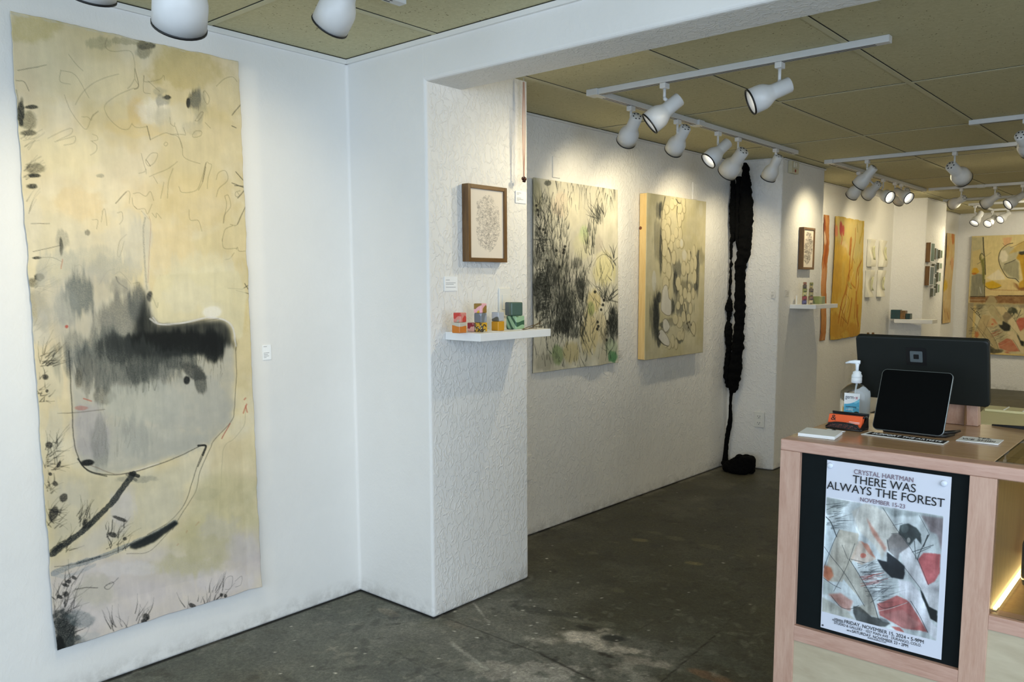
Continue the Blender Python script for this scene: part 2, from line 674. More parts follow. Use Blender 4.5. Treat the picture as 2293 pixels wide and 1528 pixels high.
    def scribble(s, poly, n, ln, w_, col, op=0.6, seed=3):
        rs = np.random.RandomState(seed)
        P = np.array(poly, float)
        x0, y0 = P.min(0)
        x1, y1 = P.max(0)

        def inside(x, y):
            c = False
            for i in range(len(P)):
                xa, ya = P[i]
                xb, yb = P[(i + 1) % len(P)]
                if (y < ya) != (y < yb) and x < (xb - xa) * (y - ya) / (yb - ya) + xa:
                    c = not c
            return c
        k = 0
        while k < n:
            x, y = rs.uniform(x0, x1), rs.uniform(y0, y1)
            if not inside(x, y):
                continue
            k += 1
            a = rs.uniform(0, 6.28)
            pts = [(x, y)]
            da = rs.normal(0, 1.3)
            for _ in range(4):
                a += da + rs.normal(0, .5)
                nx_, ny_ = pts[-1][0] + math.cos(a) * ln / 4, pts[-1][1] + math.sin(a) * ln / 4
                if inside(nx_, ny_):
                    pts.append((nx_, ny_))
            if len(pts) > 2:
                s.line(pts, w_, col, op * rs.uniform(0.5, 1), per=3)

    def mesh(s, name, mat, parent=None, offset=None, thick=0.0, wave=None, loc=None):
        """build the sheet; wave(u, v) -> metres out of the plane; thick closes it into a slab"""
        N = np.cross(s.V, s.U)  # towards the viewer
        s.img = s.img * (1 + (s.grain - .5) * s.tex + (s.streak - .5) * s.tex * .8)[..., None]
        uu = np.linspace(0, 1, s.nx)
        vv = np.linspace(0, 1, s.ny)
        UU, VV = np.meshgrid(uu, vv)
        off = wave(UU, VV) if wave else np.zeros_like(UU)
        du = dv = 0
        if offset:
            du, dv = offset(UU, VV)
        pts = s.tl + (UU[..., None] * s.W + np.asarray(du)[..., None]) * s.U + (VV[..., None] * s.H + np.asarray(dv)[..., None]) * s.V + off[..., None] * N
        co = pts.reshape(-1, 3)
        idx = np.arange(s.nx * s.ny).reshape(s.ny, s.nx)
        F = np.stack([idx[:-1, :-1], idx[1:, :-1], idx[1:, 1:], idx[:-1, 1:]], -1).reshape(-1, 4)
        cols = s.img.reshape(-1, 3)
        if thick:
            # back sheet edge ring
            ring = np.concatenate([idx[0, :], idx[1:, -1], idx[-1, -2::-1], idx[-2:0:-1, 0]])
            nb = len(ring)
            base = len(co)
            co = np.concatenate([co, co[ring] - N * thick])
            cols = np.concatenate([cols, cols[ring]])
            r2 = np.arange(nb) + base
            E_ = np.stack([ring, np.roll(ring, -1), np.roll(r2, -1), r2], -1)
            F = np.concatenate([F, E_])
        L = Vector((0, 0, 0)) if parent is None else parent_loc(parent)
        if loc is not None:
            L = Vector(loc)
        co = co - np.array(L)
        me = bpy.data.meshes.new(name)
        me.vertices.add(len(co))
        me.vertices.foreach_set('co', co.astype(np.float32).ravel())
        me.loops.add(len(F) * 4)
        me.loops.foreach_set('vertex_index', F.astype(np.int32).ravel())
        me.polygons.add(len(F))
        me.polygons.foreach_set('loop_start', np.arange(0, len(F) * 4, 4, dtype=np.int32))
        me.update(calc_edges=True)
        me.polygons.foreach_set('use_smooth', np.ones(len(F), bool))
        at_ = me.color_attributes.new('paint', 'FLOAT_COLOR', 'POINT')
        c = np.clip(cols / 255.0, 0, 1)
        lin = np.where(c <= 0.04045, c / 12.92, ((c + 0.055) / 1.055) ** 2.4)
        rgba = np.ones((len(lin), 4), np.float32)
        rgba[:, :3] = lin
        at_.data.foreach_set('color', rgba.ravel())
        me.materials.append(mat)
        o = bpy.data.objects.new(name, me)
        scene.collection.objects.link(o)
        if parent is not None:
            o.parent = parent
        elif loc is not None:
            o.location = loc
        return o

# ================================================================ STRUCTURE
H1, H2, HB = 2.305, 2.250, 2.146
YB0, YB1 = 0.0, 0.205
XR = 5.2

# left wall with its three piers, one continuous plastered shell
prof = [(0, -4.6), (0, 0), (0.48, 0), (0.478, 0.607), (0.06, 0.607), (0.078, 3.37), (0.43, 3.43), (0.43, 4.22),
        (0.11, 4.22), (0.11, 7.05), (0.43, 7.10), (0.43, 7.87), (0.16, 7.87), (0.16, 9.62), (-0.35, 9.62), (-0.35, -4.6)]
mb = MB()
n = len(prof)
vs = [(x, y, 0.0) for x, y in prof] + [(x, y, 2.42) for x, y in prof]
fs = [tuple((i, (i + 1) % n, (i + 1) % n + n, i + n))[::-1] for i in range(n)]
fs += [tuple(range(n)), tuple(range(n, 2 * n))[::-1]]
mb.add(vs, fs)
wl = struct(mb.build('wall_left', MWALL))
bv = wl.modifiers.new('bevel', 'BEVEL')
bv.width = 0.012
bv.segments = 4
bv.limit_method = 'ANGLE'

struct(MB().box((0.0, 9.62, 0), (XR, 9.9, 2.42)).build('wall_back', MWALL))
mb = MB().box((XR, -0.75, 0), (XR + 0.2, 9.9, 2.42)).box((XR, -4.6, 0), (XR + 0.2, -4.2, 2.42))
mb.box((XR, -4.2, 0), (XR + 0.2, -0.75, 0.35)).box((XR, -4.2, 2.12), (XR + 0.2, -0.75, 2.42))
struct(mb.build('wall_right', MWALL))
mb = MB()
for y in (-4.2, -2.5, -0.79):
    mb.box((XR + 0.06, y, 0.35), (XR + 0.14, y + 0.04, 2.12))
mb.box((XR + 0.06, -4.16, 0.35), (XR + 0.14, -0.79, 0.39)).box((XR + 0.06, -4.16, 2.08), (XR + 0.14, -0.79, 2.12))
struct(mb.build('added_side_window', MSHELF))  # unseen window, added to go with the side daylight
# street wall behind the camera, with the shop window
mb = MB()
mb.box((-0.35, -4.8, 0), (XR + 0.2, -4.6, 0.35)).box((-0.35, -4.8, 2.25), (XR + 0.2, -4.6, 2.42))
mb.box((-0.35, -4.8, 0.35), (0.25, -4.6, 2.25)).box((4.75, -4.8, 0.35), (XR + 0.2, -4.6, 2.25))
struct(mb.build('wall_front', MWALL))
mb = MB()
for x in (0.25, 1.75, 3.22, 4.71):
    mb.box((x, -4.74, 0.35), (x + 0.04, -4.66, 2.25))
mb.box((0.29, -4.74, 0.35), (4.71, -4.66, 0.39)).box((0.29, -4.74, 2.21), (4.71, -4.66, 2.25))
struct(mb.build('window_1', MSHELF))

# beam dividing the front bay from the gallery behind
mb = MB().box((0.46, YB0, HB), (XR, YB1, 2.42))
bm_ = struct(mb.build('beam', MWALL))
bv = bm_.modifiers.new('bevel', 'BEVEL')
bv.width = 0.014
bv.segments = 4


def ceiling(name, x0, x1, y0, y1, z, xs, ys):
    struct(MB().box((x0, y0, z), (x1, y1, z + 0.12)).build(name, MCEIL))
    g, k = MB(), MB()
    for x in xs:
        g.box((x - 0.012, y0, z - 0.003), (x + 0.012, y1, z + 0.001))
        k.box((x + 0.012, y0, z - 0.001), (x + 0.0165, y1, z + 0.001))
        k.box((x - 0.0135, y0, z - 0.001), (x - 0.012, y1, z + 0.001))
    for y in ys:
        g.box((x0, y - 0.012, z - 0.0028), (x1, y + 0.012, z + 0.001))
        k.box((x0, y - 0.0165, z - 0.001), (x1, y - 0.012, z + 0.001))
    struct(g.build('ceiling_grid', MGRID))
    struct(k.build('ceiling_gap_shade', MGAPSHADE))  # dark strips painting the shade of the tile gaps


MGRID = plain('ceiling_grid_paint', (198, 193, 160), 0.7, 0, 0.03)
ceiling('ceiling', 0.0, XR, -4.6, YB0 + 0.02, H1, [0.545 + 0.61 * i for i in range(8)], [-0.615 - 1.22 * i for i in range(4)])
ceiling('ceiling', 0.02, XR, YB1 - 0.02, 9.62, H2, [0.53 + 0.612 * i for i in range(8)], [0.485 + 1.218 * i for i in range(8)])

# wall angles under the ceiling, with dark strips as painted shade in the gap above them
g, k = MB(), MB()
g.box((0.0, -4.6, H1 - 0.022), (0.012, 0.0, H1 - 0.004)).box((0.0, -0.012, H1 - 0.022), (XR, 0.0, H1 - 0.004))
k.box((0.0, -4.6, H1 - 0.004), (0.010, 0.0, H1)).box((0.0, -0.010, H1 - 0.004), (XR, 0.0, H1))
for a, b, c, d in ((0.06, 0.61, 0.078, 3.37), (0.43, 3.44, 0.43, 4.22), (0.11, 4.23, 0.11, 7.05), (0.43, 7.1, 0.43, 7.87), (0.16, 7.87, 0.16, 9.62)):
    g.hexa([(a, b, H2 - .014), (a + .012, b, H2 - .014), (c + .012, d, H2 - .014), (c, d, H2 - .014), (a, b, H2 - .004), (a + .012, b, H2 - .004), (c + .012, d, H2 - .004), (c, d, H2 - .004)])
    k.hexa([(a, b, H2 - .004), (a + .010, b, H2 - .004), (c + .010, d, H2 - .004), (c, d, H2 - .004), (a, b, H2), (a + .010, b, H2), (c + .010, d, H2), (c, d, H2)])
g.hexa([(.078, 3.36, H2 - .012), (.43, 3.42, H2 - .012), (.43, 3.43, H2 - .012), (.078, 3.37, H2 - .012), (.078, 3.36, H2 - .004), (.43, 3.42, H2 - .004), (.43, 3.43, H2 - .004), (.078, 3.37, H2 - .004)])
struct(g.build('trim_1', MWALL))
struct(k.build('wall_gap_shade', MGAPSHADE))

# ---------------------------------------------------------------- floor, with its own wear painted on
xs = np.concatenate([np.linspace(-0.3, -0.01, 3), np.arange(0.0, 2.2, 0.0065), np.linspace(2.2, XR + 0.2, 30)])
ys = np.concatenate([np.linspace(-4.8, -1.35, 18), np.arange(-1.33, 4.2, 0.0075), np.linspace(4.2, 9.9, 40)])
NX, NY = len(xs), len(ys)
XX, YY = np.meshgrid(xs, ys)
rs = np.random.RandomState(5)


def fn(sc, seed, o=4):
    """value noise sampled at true floor positions"""
    r = np.random.RandomState(seed)
    out = np.zeros_like(XX)
    amp, tot = 1.0, 0
    for k in range(o):
        G = r.rand(220, 220)
        u, v = (XX + 5) * sc * 2 ** k, (YY + 7) * sc * 2 ** k
        ui, vi = np.floor(u).astype(int), np.floor(v).astype(int)
        fu, fv = u - ui, v - vi
        fu, fv = fu * fu * (3 - 2 * fu), fv * fv * (3 - 2 * fv)
        a = G[vi % 220, ui % 220]
        b = G[vi % 220, (ui + 1) % 220]
        c = G[(vi + 1) % 220, ui % 220]
        d = G[(vi + 1) % 220, (ui + 1) % 220]
        out += amp * ((a * (1 - fu) + b * fu) * (1 - fv) + (c * (1 - fu) + d * fu) * fv)
        tot += amp
        amp *= 0.62
    return out / tot


F = np.zeros((NY, NX, 3)) + np.array([78, 77, 64.0])


def fmix(a, c):
    global F
    a = np.clip(a, 0, 1)[..., None]
    F = F * (1 - a) + np.array(c, float) * a


n1, n2, n3, n4 = fn(0.9, 1), fn(5, 2), fn(16, 3), fn(3, 4)
fmix((n1 - 0.42) * 3, (64, 62, 47))
fmix(np.clip((1.2 - YY - (n4 - .5) * 2.2) / 1.6, 0, 1) * .75, (92, 96, 90))
fmix(((n2 - 0.5) * 4) * 0.5, (100, 98, 86))
fmix(((n3 - 0.6) * 6) * 0.4, (52, 50, 40))


def fspot(px, py, rx, ry, col, op, nz=n2, amt=1.2, rot=0.0):
    p = at(px, py, 'z', 0.0)
    c, s_ = math.cos(rot), math.sin(rot)
    dx, dy = XX - p[0], YY - p[1]
    d = np.hypot((dx * c + dy * s_) / rx, (-dx * s_ + dy * c) / ry) + (nz - 0.5) * amt * 2
    fmix(np.clip((1.1 - d) / 0.35, 0, 1) * op, col)


def fline(p0, p1, wd, col, op):
    a = at(*p0, 'z', 0.0)[:2]
    b = at(*p1, 'z', 0.0)[:2]
    d = b - a
    t = np.clip(((XX - a[0]) * d[0] + (YY - a[1]) * d[1]) / (d @ d), 0, 1)
    dist = np.hypot(XX - a[0] - t * d[0], YY - a[1] - t * d[1]) + (n3 - 0.5) * 0.006
    fmix(np.clip((wd - dist) / 0.004 + 0.3, 0, 1) * op, col)


# scuffed grey traffic zone near the front, with bare light patches where the surface has gone
fspot(1180, 1500, 0.75, 0.42, (112, 112, 104), 0.65, n4, 0.9)
fspot(760, 1480, 0.7, 0.25, (98, 100, 94), 0.5, n4, 0.9)
fspot(1290, 1425, 0.175, 0.095, (206, 196, 182), 0.9, n2, 0.9, 0.5)
fspot(1390, 1455, 0.13, 0.045, (196, 186, 172), 0.85, n3, 0.9, 0.4)
fspot(1440, 1480, 0.10, 0.04, (160, 152, 140), 0.7, n3, 1.0, 0.2)
fspot(1250, 1500, 0.20, 0.06, (158, 152, 142), 0.75, n3, 1.3, 0.6)
fspot(1180, 1522, 0.16, 0.05, (166, 160, 150), 0.75, n3, 1.2, 0.6)
fspot(1110, 1500, 0.12, 0.05, (140, 136, 126), 0.6, n3, 1.2, 0.6)
fspot(1370, 1430, 0.06, 0.035, (38, 42, 40), 0.85, n2, 0.7, 0.4)
fspot(1315, 1408, 0.05, 0.02, (40, 40, 36), 0.8, n3, 0.8)
fspot(1355, 1468, 0.035, 0.015, (36, 34, 30), 0.8, n3, 0.8)
fspot(1300, 1390, 0.16, 0.03, (118, 116, 102), 0.5, n3, 1.0, 0.3)
fspot(1230, 1372, 0.15, 0.035, (56, 58, 52), 0.6, n3, 1.2, 0.3)
fspot(1430, 1515, 0.12, 0.05, (150, 146, 134), 0.6, n3, 1.3)
fspot(1590, 1515, 0.09, 0.03, (120, 92, 70), 0.8, n2, 0.5)
fspot(1640, 1490, 0.12, 0.05, (92, 96, 88), 0.6, n3, 1.0)
fspot(1020, 1400, 0.07, 0.035, (128, 118, 104), 0.35, n2, 0.6)
fspot(870, 1372, 0.05, 0.02, (126, 118, 102), 0.6, n2, 0.7)
fspot(1433, 1210, 0.045, 0.028, (126, 118, 84), 0.85, n2, 0.4, 0.3)
fspot(1555, 1262, 0.05, 0.026, (128, 120, 84), 0.85, n2, 0.4, 0.3)
for (x_, y_, r_) in ((1465, 1193, .05), (1510, 1205, .045), (1325, 1238, .04), (1380, 1215, .04), (1505, 1172, .035), (1590, 1225, .05), (1655, 1245, .035), (1575, 1140, .03), (1380, 1322, .04)):
    fspot(x_, y_, r_, r_ * 0.5, (112, 108, 86), 0.5, n3, 1.6)
for _ in range(95):
    px_, py_ = rs.uniform(560, 1720), rs.uniform(1060, 1525)
    p = at(px_, py_, 'z', 0)
    if p[0] < 0.02 or (p[0] < 0.5 and 0 < p[1] < 0.62):
        continue
    r_ = rs.uniform(.0015, .0050)
    fspot(px_, py_, r_ * 1.6, r_, (214, 212, 200), 0.9, n3, 0.3, rs.uniform(0, 3))
for _ in range(16):
    px_, py_ = rs.uniform(900, 1300), rs.uniform(1330, 1440)
    fspot(px_, py_, rs.uniform(.004, .011), rs.uniform(.002, .005), (222, 220, 210), 0.85, n3, 0.6, rs.uniform(0, 3))
for _ in range(330):
    px_, py_ = rs.uniform(700, 1720), rs.uniform(1240, 1528)
    fspot(px_, py_, rs.uniform(.006, .03), rs.uniform(.003, .012), (134, 132, 120) if rs.rand() < 0.6 else (50, 50, 44), 0.38, n2, 1.6, rs.uniform(0, 3))
for _ in range(90):
    px_, py_ = rs.uniform(500, 1700), rs.uniform(1280, 1520)
    fline((px_, py_), (px_ + rs.uniform(40, 120), py_ - rs.uniform(-30, 40)), rs.uniform(.0005, .002), (118, 116, 106), 0.45)
fline((1480, 1528), (1600, 1425), 0.0035, (26, 24, 20), 0.9)
fline((1600, 1425), (1690, 1330), 0.002, (34, 32, 26), 0.6)
fline((1210, 1465), (1330, 1525), 0.006, (34, 32, 28), 0.85)
fline((1000, 1385), (1210, 1465), 0.003, (40, 38, 34), 0.6)
fline((1400, 1430), (1530, 1350), 0.002, (40, 38, 30), 0.6)
fline((1240, 1180), (1290, 1195), 0.0025, (34, 32, 26), 0.8)
fline((880, 1456), (1000, 1528), 0.003, (46, 46, 42), 0.6)
fline((1010, 1440), (1090, 1500), 0.010, (172, 170, 160), 0.5)
fline((1060, 1350), (1095, 1395), 0.004, (220, 216, 206), 0.6)
# thin dark line at the foot of the wall, then crumbled plaster and dirt
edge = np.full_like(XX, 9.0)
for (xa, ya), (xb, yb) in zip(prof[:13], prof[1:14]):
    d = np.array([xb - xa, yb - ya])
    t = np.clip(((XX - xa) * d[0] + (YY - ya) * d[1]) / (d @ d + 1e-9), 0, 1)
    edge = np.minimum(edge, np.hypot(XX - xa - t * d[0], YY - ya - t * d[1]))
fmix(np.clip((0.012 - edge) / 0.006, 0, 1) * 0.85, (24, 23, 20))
fmix(np.clip((0.045 - edge - (n3 - 0.5) * 0.09) / 0.01, 0, 1) * (n2 > 0.5) * 0.4, (126, 124, 116))

idx = np.arange(NX * NY).reshape(NY, NX)
FF = np.stack([idx[:-1, :-1], idx[:-1, 1:], idx[1:, 1:], idx[1:, :-1]], -1).reshape(-1, 4)
me = bpy.data.meshes.new('floor')
co = np.stack([XX, YY, np.zeros_like(XX)], -1).reshape(-1, 3)
me.vertices.add(len(co))
me.vertices.foreach_set('co', co.astype(np.float32).ravel())
me.loops.add(len(FF) * 4)
me.loops.foreach_set('vertex_index', FF.astype(np.int32).ravel())
me.polygons.add(len(FF))
me.polygons.foreach_set('loop_start', np.arange(0, len(FF) * 4, 4, dtype=np.int32))
me.update(calc_edges=True)
ca = me.color_attributes.new('paint', 'FLOAT_COLOR', 'POINT')
c_ = np.clip(F.reshape(-1, 3) / 255, 0, 1)
lin = np.where(c_ <= 0.04045, c_ / 12.92, ((c_ + 0.055) / 1.055) ** 2.4)
rgba = np.ones((len(lin), 4), np.float32)
rgba[:, :3] = lin
ca.data.foreach_set('color', rgba.ravel())
me.materials.append(MFLOOR)
fo = bpy.data.objects.new('floor', me)
scene.collection.objects.link(fo)
struct(fo)

# ================================================================ TRACKS AND SPOTLIGHTS
TZ = 2.222


def track(label, pieces, z=H2, joins=()):
    x0, y0 = pieces[0][0], pieces[0][1]
    t = thing('lighting_track', (x0, y0, z), label, 'track lighting rail', 'white lighting tracks')
    zt = z - 0.026
    for (xa, ya, xb, yb) in pieces:
        a, b = MB(), MB()
        w_ = 0.0175
        if abs(xb - xa) > abs(yb - ya):
            a.box((xa, ya - w_, zt), (xb, ya + w_, z - 0.001))
            for o in (-0.007, 0.007):
                b.box((xa + 0.05, ya + o - 0.0022, zt - 0.0006), (xb - 0.05, ya + o + 0.0022, zt + 0.001))
        else:
            a.box((xa - w_, ya, zt), (xa + w_, yb, z - 0.001))
            for o in (-0.007, 0.007):
                b.box((xa + o - 0.0022, ya + 0.05, zt - 0.0006), (xa + o + 0.0022, yb - 0.05, zt + 0.001))
        r = a.build('rail', MTRACK, t, 0.0015)
        b.build('slot', MSLOT, r)
    for (x, y) in joins:
        MB().box((x - 0.03, y - 0.03, zt - 0.003), (x + 0.03, y + 0.03, z - 0.001)).build('connector', MTRACK, t, 0.002)
    return t


track('white L-shaped lighting track just past the beam, nearest in the gallery ceiling',
      [(0.60, 0.915, 1.91, 0.915), (0.62, 0.935, 0.62, 3.2)], joins=((0.62, 0.915), (0.62, 1.86)))
track('white L-shaped lighting track above the yellow painting, behind the nearest L-shaped one',
      [(0.60, 3.77, 2.35, 3.77), (0.635, 3.79, 0.65, 6.2)], joins=((0.635, 3.77),))
track('straight white lighting track crossing the ceiling at the inner end of the middle L',
      [(0.68, 6.17, 2.6, 6.17)], joins=((1.12, 6.17),))
track('short straight white track coming in beside the pier with small blocks', [(0.50, 7.42, 2.4, 7.42)])
track('farthest L-shaped white track in front of the end wall painting', [(0.60, 8.09, 1.7, 8.09), (0.65, 8.1, 0.65, 9.05), (0.67, 9.05, 1.9, 9.05)])
track('white lighting track starting at a tile corner, top right of the photo', [(1.75, 2.82, 3.4, 2.82)])
track('white L-shaped track in the front bay, carrying the three lamps over the tall canvas', [(0.70, -1.30, 2.2, -1.30), (0.76, -1.28, 0.76, -0.35)], z=H1)


def make_lamp(T, Sz, B, D, L, Dia, label, group, power=SPOT_W, zt=TZ, glow=True):
    """track head: T point on the track, B back-end centre of the head, D aim"""
    T, B, D = Vector(T), Vector(B), Vector(D).normalized()
    t = thing('track_spotlight', T, label, 'spotlight', group)
    MB().box((T.x - 0.014, T.y - 0.02, zt - 0.022), (T.x + 0.014, T.y + 0.02, zt + 0.001)).build('adapter', MLAMP, t, 0.003)
    r = Dia / 2
    rb = r * 0.60
    att = B + D * (L * 0.24)
    side = Vector((T.x, T.y, Sz))
    MB().tube([(T.x, T.y, zt - 0.02), (T.x, T.y, Sz)], 0.0065, 10).build('stem', MLAMP, t)
    j = MB().tube([side + Vector((0, 0, 0.006)), side, att], [0.007, 0.008, 0.008], 10)
    j.build('knuckle', MLAMP, t)
    pr = [(rb * 0.9, 0.0), (rb, 0.003), (rb * 1.02, L * 0.42), (rb * 1.12, L * 0.48), (r * 0.9, L * 0.60), (r * 0.985, L * 0.68), (r, L * 0.75), (r, L * 0.985)]
    inner = [(r - 0.003, L * 0.985), (r - 0.004, L * 0.72), (rb, L * 0.60)]
    h = MB()
    h.lathe(pr + inner, D, B, 30, cap=False)
    hd = h.build('lamp_head', MLAMP, t)
    MB().lathe([(0.0005, -0.001), (rb * 0.88, -0.001), (rb * 0.92, 0.004)], D, B, 24, cap=False).build('end_cap', MLAMP, t)
    # vent holes in the end cap
    vh = MB()
    u = D.cross(Vector((0, 0, 1)))
    u.normalize()
    v_ = D.cross(u)
    for k in range(6):
        a = k * math.pi / 3
        c = B + (u * math.cos(a) + v_ * math.sin(a)) * rb * 0.6 - D * 0.0018
        vh.lathe([(0.0005, -0.0002), (rb * 0.13, -0.0002), (rb * 0.13, 0.001)], D, c, 8, cap=False)
    vh.build('vent', MSLOT, t)
    R = B + D * L
    MB().lathe([(r - 0.004, -0.004), (r - 0.004, 0.0015), (r + 0.0012, 0.0015), (r + 0.0012, -0.004), (r - 0.004, -0.004)], D, R, 30, cap=False).build('rim', MRIM, t)
    MB().lathe([(0.0008, -0.030), (r * 0.45, -0.029), (r * 0.82, -0.036)], D, R, 24, cap=False).build('bulb', MBULB, t)
    l = bpy.data.lights.new('spot_light', 'SPOT')
    l.energy = power
    l.color = WARM
    l.spot_size = math.radians(100)
    l.spot_blend = 1.0
    l.shadow_soft_size = 0.018
    lo = bpy.data.objects.new('spot_light', l)
    scene.collection.objects.link(lo)
    lo.parent = t
    lo.location = (R - D * 0.012) - T
    lo.rotation_euler = D.to_track_quat('-Z', 'Y').to_euler()
    return t


def lamp_px(T, Sz, b, r, sg, label, group, L=0.165, Dia=0.10, power=SPOT_W, aim=None):
    T = np.array(T, float)
    S = np.array([T[0], T[1], Sz])
    dS = np.linalg.norm(S - CAM)
    rb = ray(*b)
    B = CAM + rb / np.linalg.norm(rb) * dS
    if aim is not None:
        D = np.array(aim, float)
    else:
        rr = ray(*r)
        rr /= np.linalg.norm(rr)
        o = CAM - B
        bb, cc = rr @ o, o @ o - L * L
        disc = bb * bb - cc
        s_ = -bb if disc < 0 else -bb - sg * math.sqrt(disc)
        D = CAM + rr * s_ - B
    D = D / np.linalg.norm(D)
    return make_lamp(T, Sz, B, D, L, Dia, label, group, power)


G1, G2, G3, G4, G0 = ('spotlights on the nearest L-shaped track', 'spotlights on the middle L-shaped track', 'spotlights on the crossing track',
                      'spotlights on the farthest track', 'spotlights in the front bay')
lamp_px((0.985, .915, TZ), 2.160, (1522.6, 221), (1467.9, 272), 1, aim=(-.62, -.47, -.63), label= 'white spotlight tilted left over the walnut framed drawing, next to the track corner', group=G1)
lamp_px((1.50, .915, TZ), 2.152, (1770, 188.7), (1694.4, 222.6), 1, aim=(-.70, -.52, -.38), label= 'white spotlight out along the front rail, lying nearly level with its lens visible', group=G1)
lamp_px((.62, 1.21, TZ), 2.164, (1426.2, 260.8), (1402, 316.7), -1, 'grey-white spotlight with vented cap above the black and cream canvas, first on the side rail', G1)
lamp_px((.62, 1.65, TZ), 2.160, (1535.6, 285.6), (1507.7, 337.8), -1, 'grey-white spotlight hanging second along the side rail, before the rail connector', G1)
lamp_px((.62, 2.10, TZ), 2.155, (1630.9, 319), (1590.5, 355.6), 1, aim=(-.42, -.62, -.66), group=G1, label='white spotlight just after the rail connector, bright lens facing the camera')
lamp_px((.62, 2.35, TZ), 2.135, (1664.7, 337.6), (1627.6, 387.7), -1, 'larger pale spotlight with a glowing lip beside the black fibre', G1, L=0.185, Dia=0.122)
lamp_px((.62, 2.88, TZ), 2.196, (1743.7, 349), (1732, 392), -1, aim=(-.55, .30, -.78), group=G1, label='white spotlight pointing steeply down at the far end of the side rail')

lamp_px((.90, 3.77, TZ), 2.166, (1957.9, 374.8), (1934, 412.4), -1, aim=(-.70, .15, -.70), power=SPOT_W * 1.2, group=G2, label='dark grey-looking spotlight seen from behind, first on the middle track front rail')
lamp_px((.64, 4.37, TZ), 2.177, (1933, 404), (1906.6, 438.9), -1, 'spotlight with a black lip partly behind the dark one, aimed at the yellow painting', G2)
lamp_px((.64, 4.64, TZ), 2.181, (1968, 411.5), (1940.5, 438), -1, 'spotlight with a bright pinkish flank between the black-lipped one and the glowing one', G2)
lamp_px((.645, 4.95, TZ), 2.155, (1961.5, 429.8), (1993.6, 442.6), 1, 'spotlight turned right showing a white glowing lens, the first of two alike', G2)
lamp_px((.645, 5.26, TZ), 2.173, (2005.5, 427), (2035.7, 444.4), 1, 'spotlight turned right showing a white glowing lens, beside the track bend', G2)
lamp_px((.65, 5.42, TZ), 2.163, (2032, 426), (2011, 451.8), -1, 'brownish spotlight half hidden behind the last glowing lens of the middle track', G2)
lamp_px((1.46, 3.77, TZ), 2.152, (2128.8, 371), (2157.6, 401.1), -1, 'green-grey bell spotlight alone on the middle front rail, pointing away to the right', G2, L=0.175, Dia=0.122)
lamp_px((2.20, 3.77, TZ), 2.150, (2340, 330), (2330, 370), -1, 'white spotlight on the outer end of the middle front rail, beyond the frame edge', G2)
lamp_px((.96, 6.17, TZ), 2.165, (2160, 443), (2130.7, 458.7), -1, 'spotlight with a round bright end cap, left one under the crossing track', G3)
lamp_px((1.235, 6.17, TZ), 2.157, (2237.4, 436.5), (2203.4, 458.7), -1, 'spotlight with a brightly lit shoulder in the middle of the crossing track', G3)
lamp_px((1.45, 6.17, TZ), 2.165, (2292, 436), (2256, 459), 1, 'spotlight with a slanted white glowing lens at the right edge of the photo', G3)
lamp_px((.66, 8.12, TZ), 2.150, (2197.5, 475.7), (2181, 500.6), 1, 'small distant spotlight glowing downwards, left of the three before the end wall', G4)
lamp_px((.66, 9.02, TZ), 2.161, (2228, 485), (2211, 502), 1, 'small distant dark spotlight, middle of the three before the end wall', G4)
lamp_px((.82, 9.05, TZ), 2.188, (2259.6, 477), (2238.7, 492.7), 1, 'small distant spotlight facing us with a round white glow, right of the three', G4)
lamp_px((2.02, 2.82, TZ), 2.147, (2284, 303), (2306, 337), -1, 'grey spotlight with vented cap cut by the right edge of the photo', 'spotlights on the tile-corner track')

# front bay lamps, closer and larger in the picture
FB = ((0.76, -1.22, (205, -6), 2.50, (-0.55, 0.12, -0.83), 'large white spotlight at the top left, only its black-rimmed mouth in view'),
      (1.20, -1.30, (401.6, 60), 2.08, (-0.62, 0.22, -0.75), 'large white spotlight with bell and neck in view above the tall canvas'),
      (0.76, -0.62, (738, 58), 2.74, (-0.74, 0.02, -0.67), 'large white spotlight tilted left, under the ceiling near the room corner'))
for (tx, ty, rp, dist, D, lab) in FB:
    rr = ray(*rp)
    Rc = CAM + rr / np.linalg.norm(rr) * dist
    Dn = np.array(D) / np.linalg.norm(D)
    Bc = Rc - Dn * 0.19
    att = Bc + Dn * 0.04
    make_lamp((att[0], ty if abs(ty + 1.30) < .01 else att[1], H1 - 0.028), att[2] + 0.012, Bc, Dn, 0.19, 0.112, lab, G0, SPOT_W * 0.9, zt=H1 - 0.026)

# ================================================================ ARTWORKS
UY, DZ = (0, 1, 0), (0, 0, -1)
CHAR = (38, 42, 44)

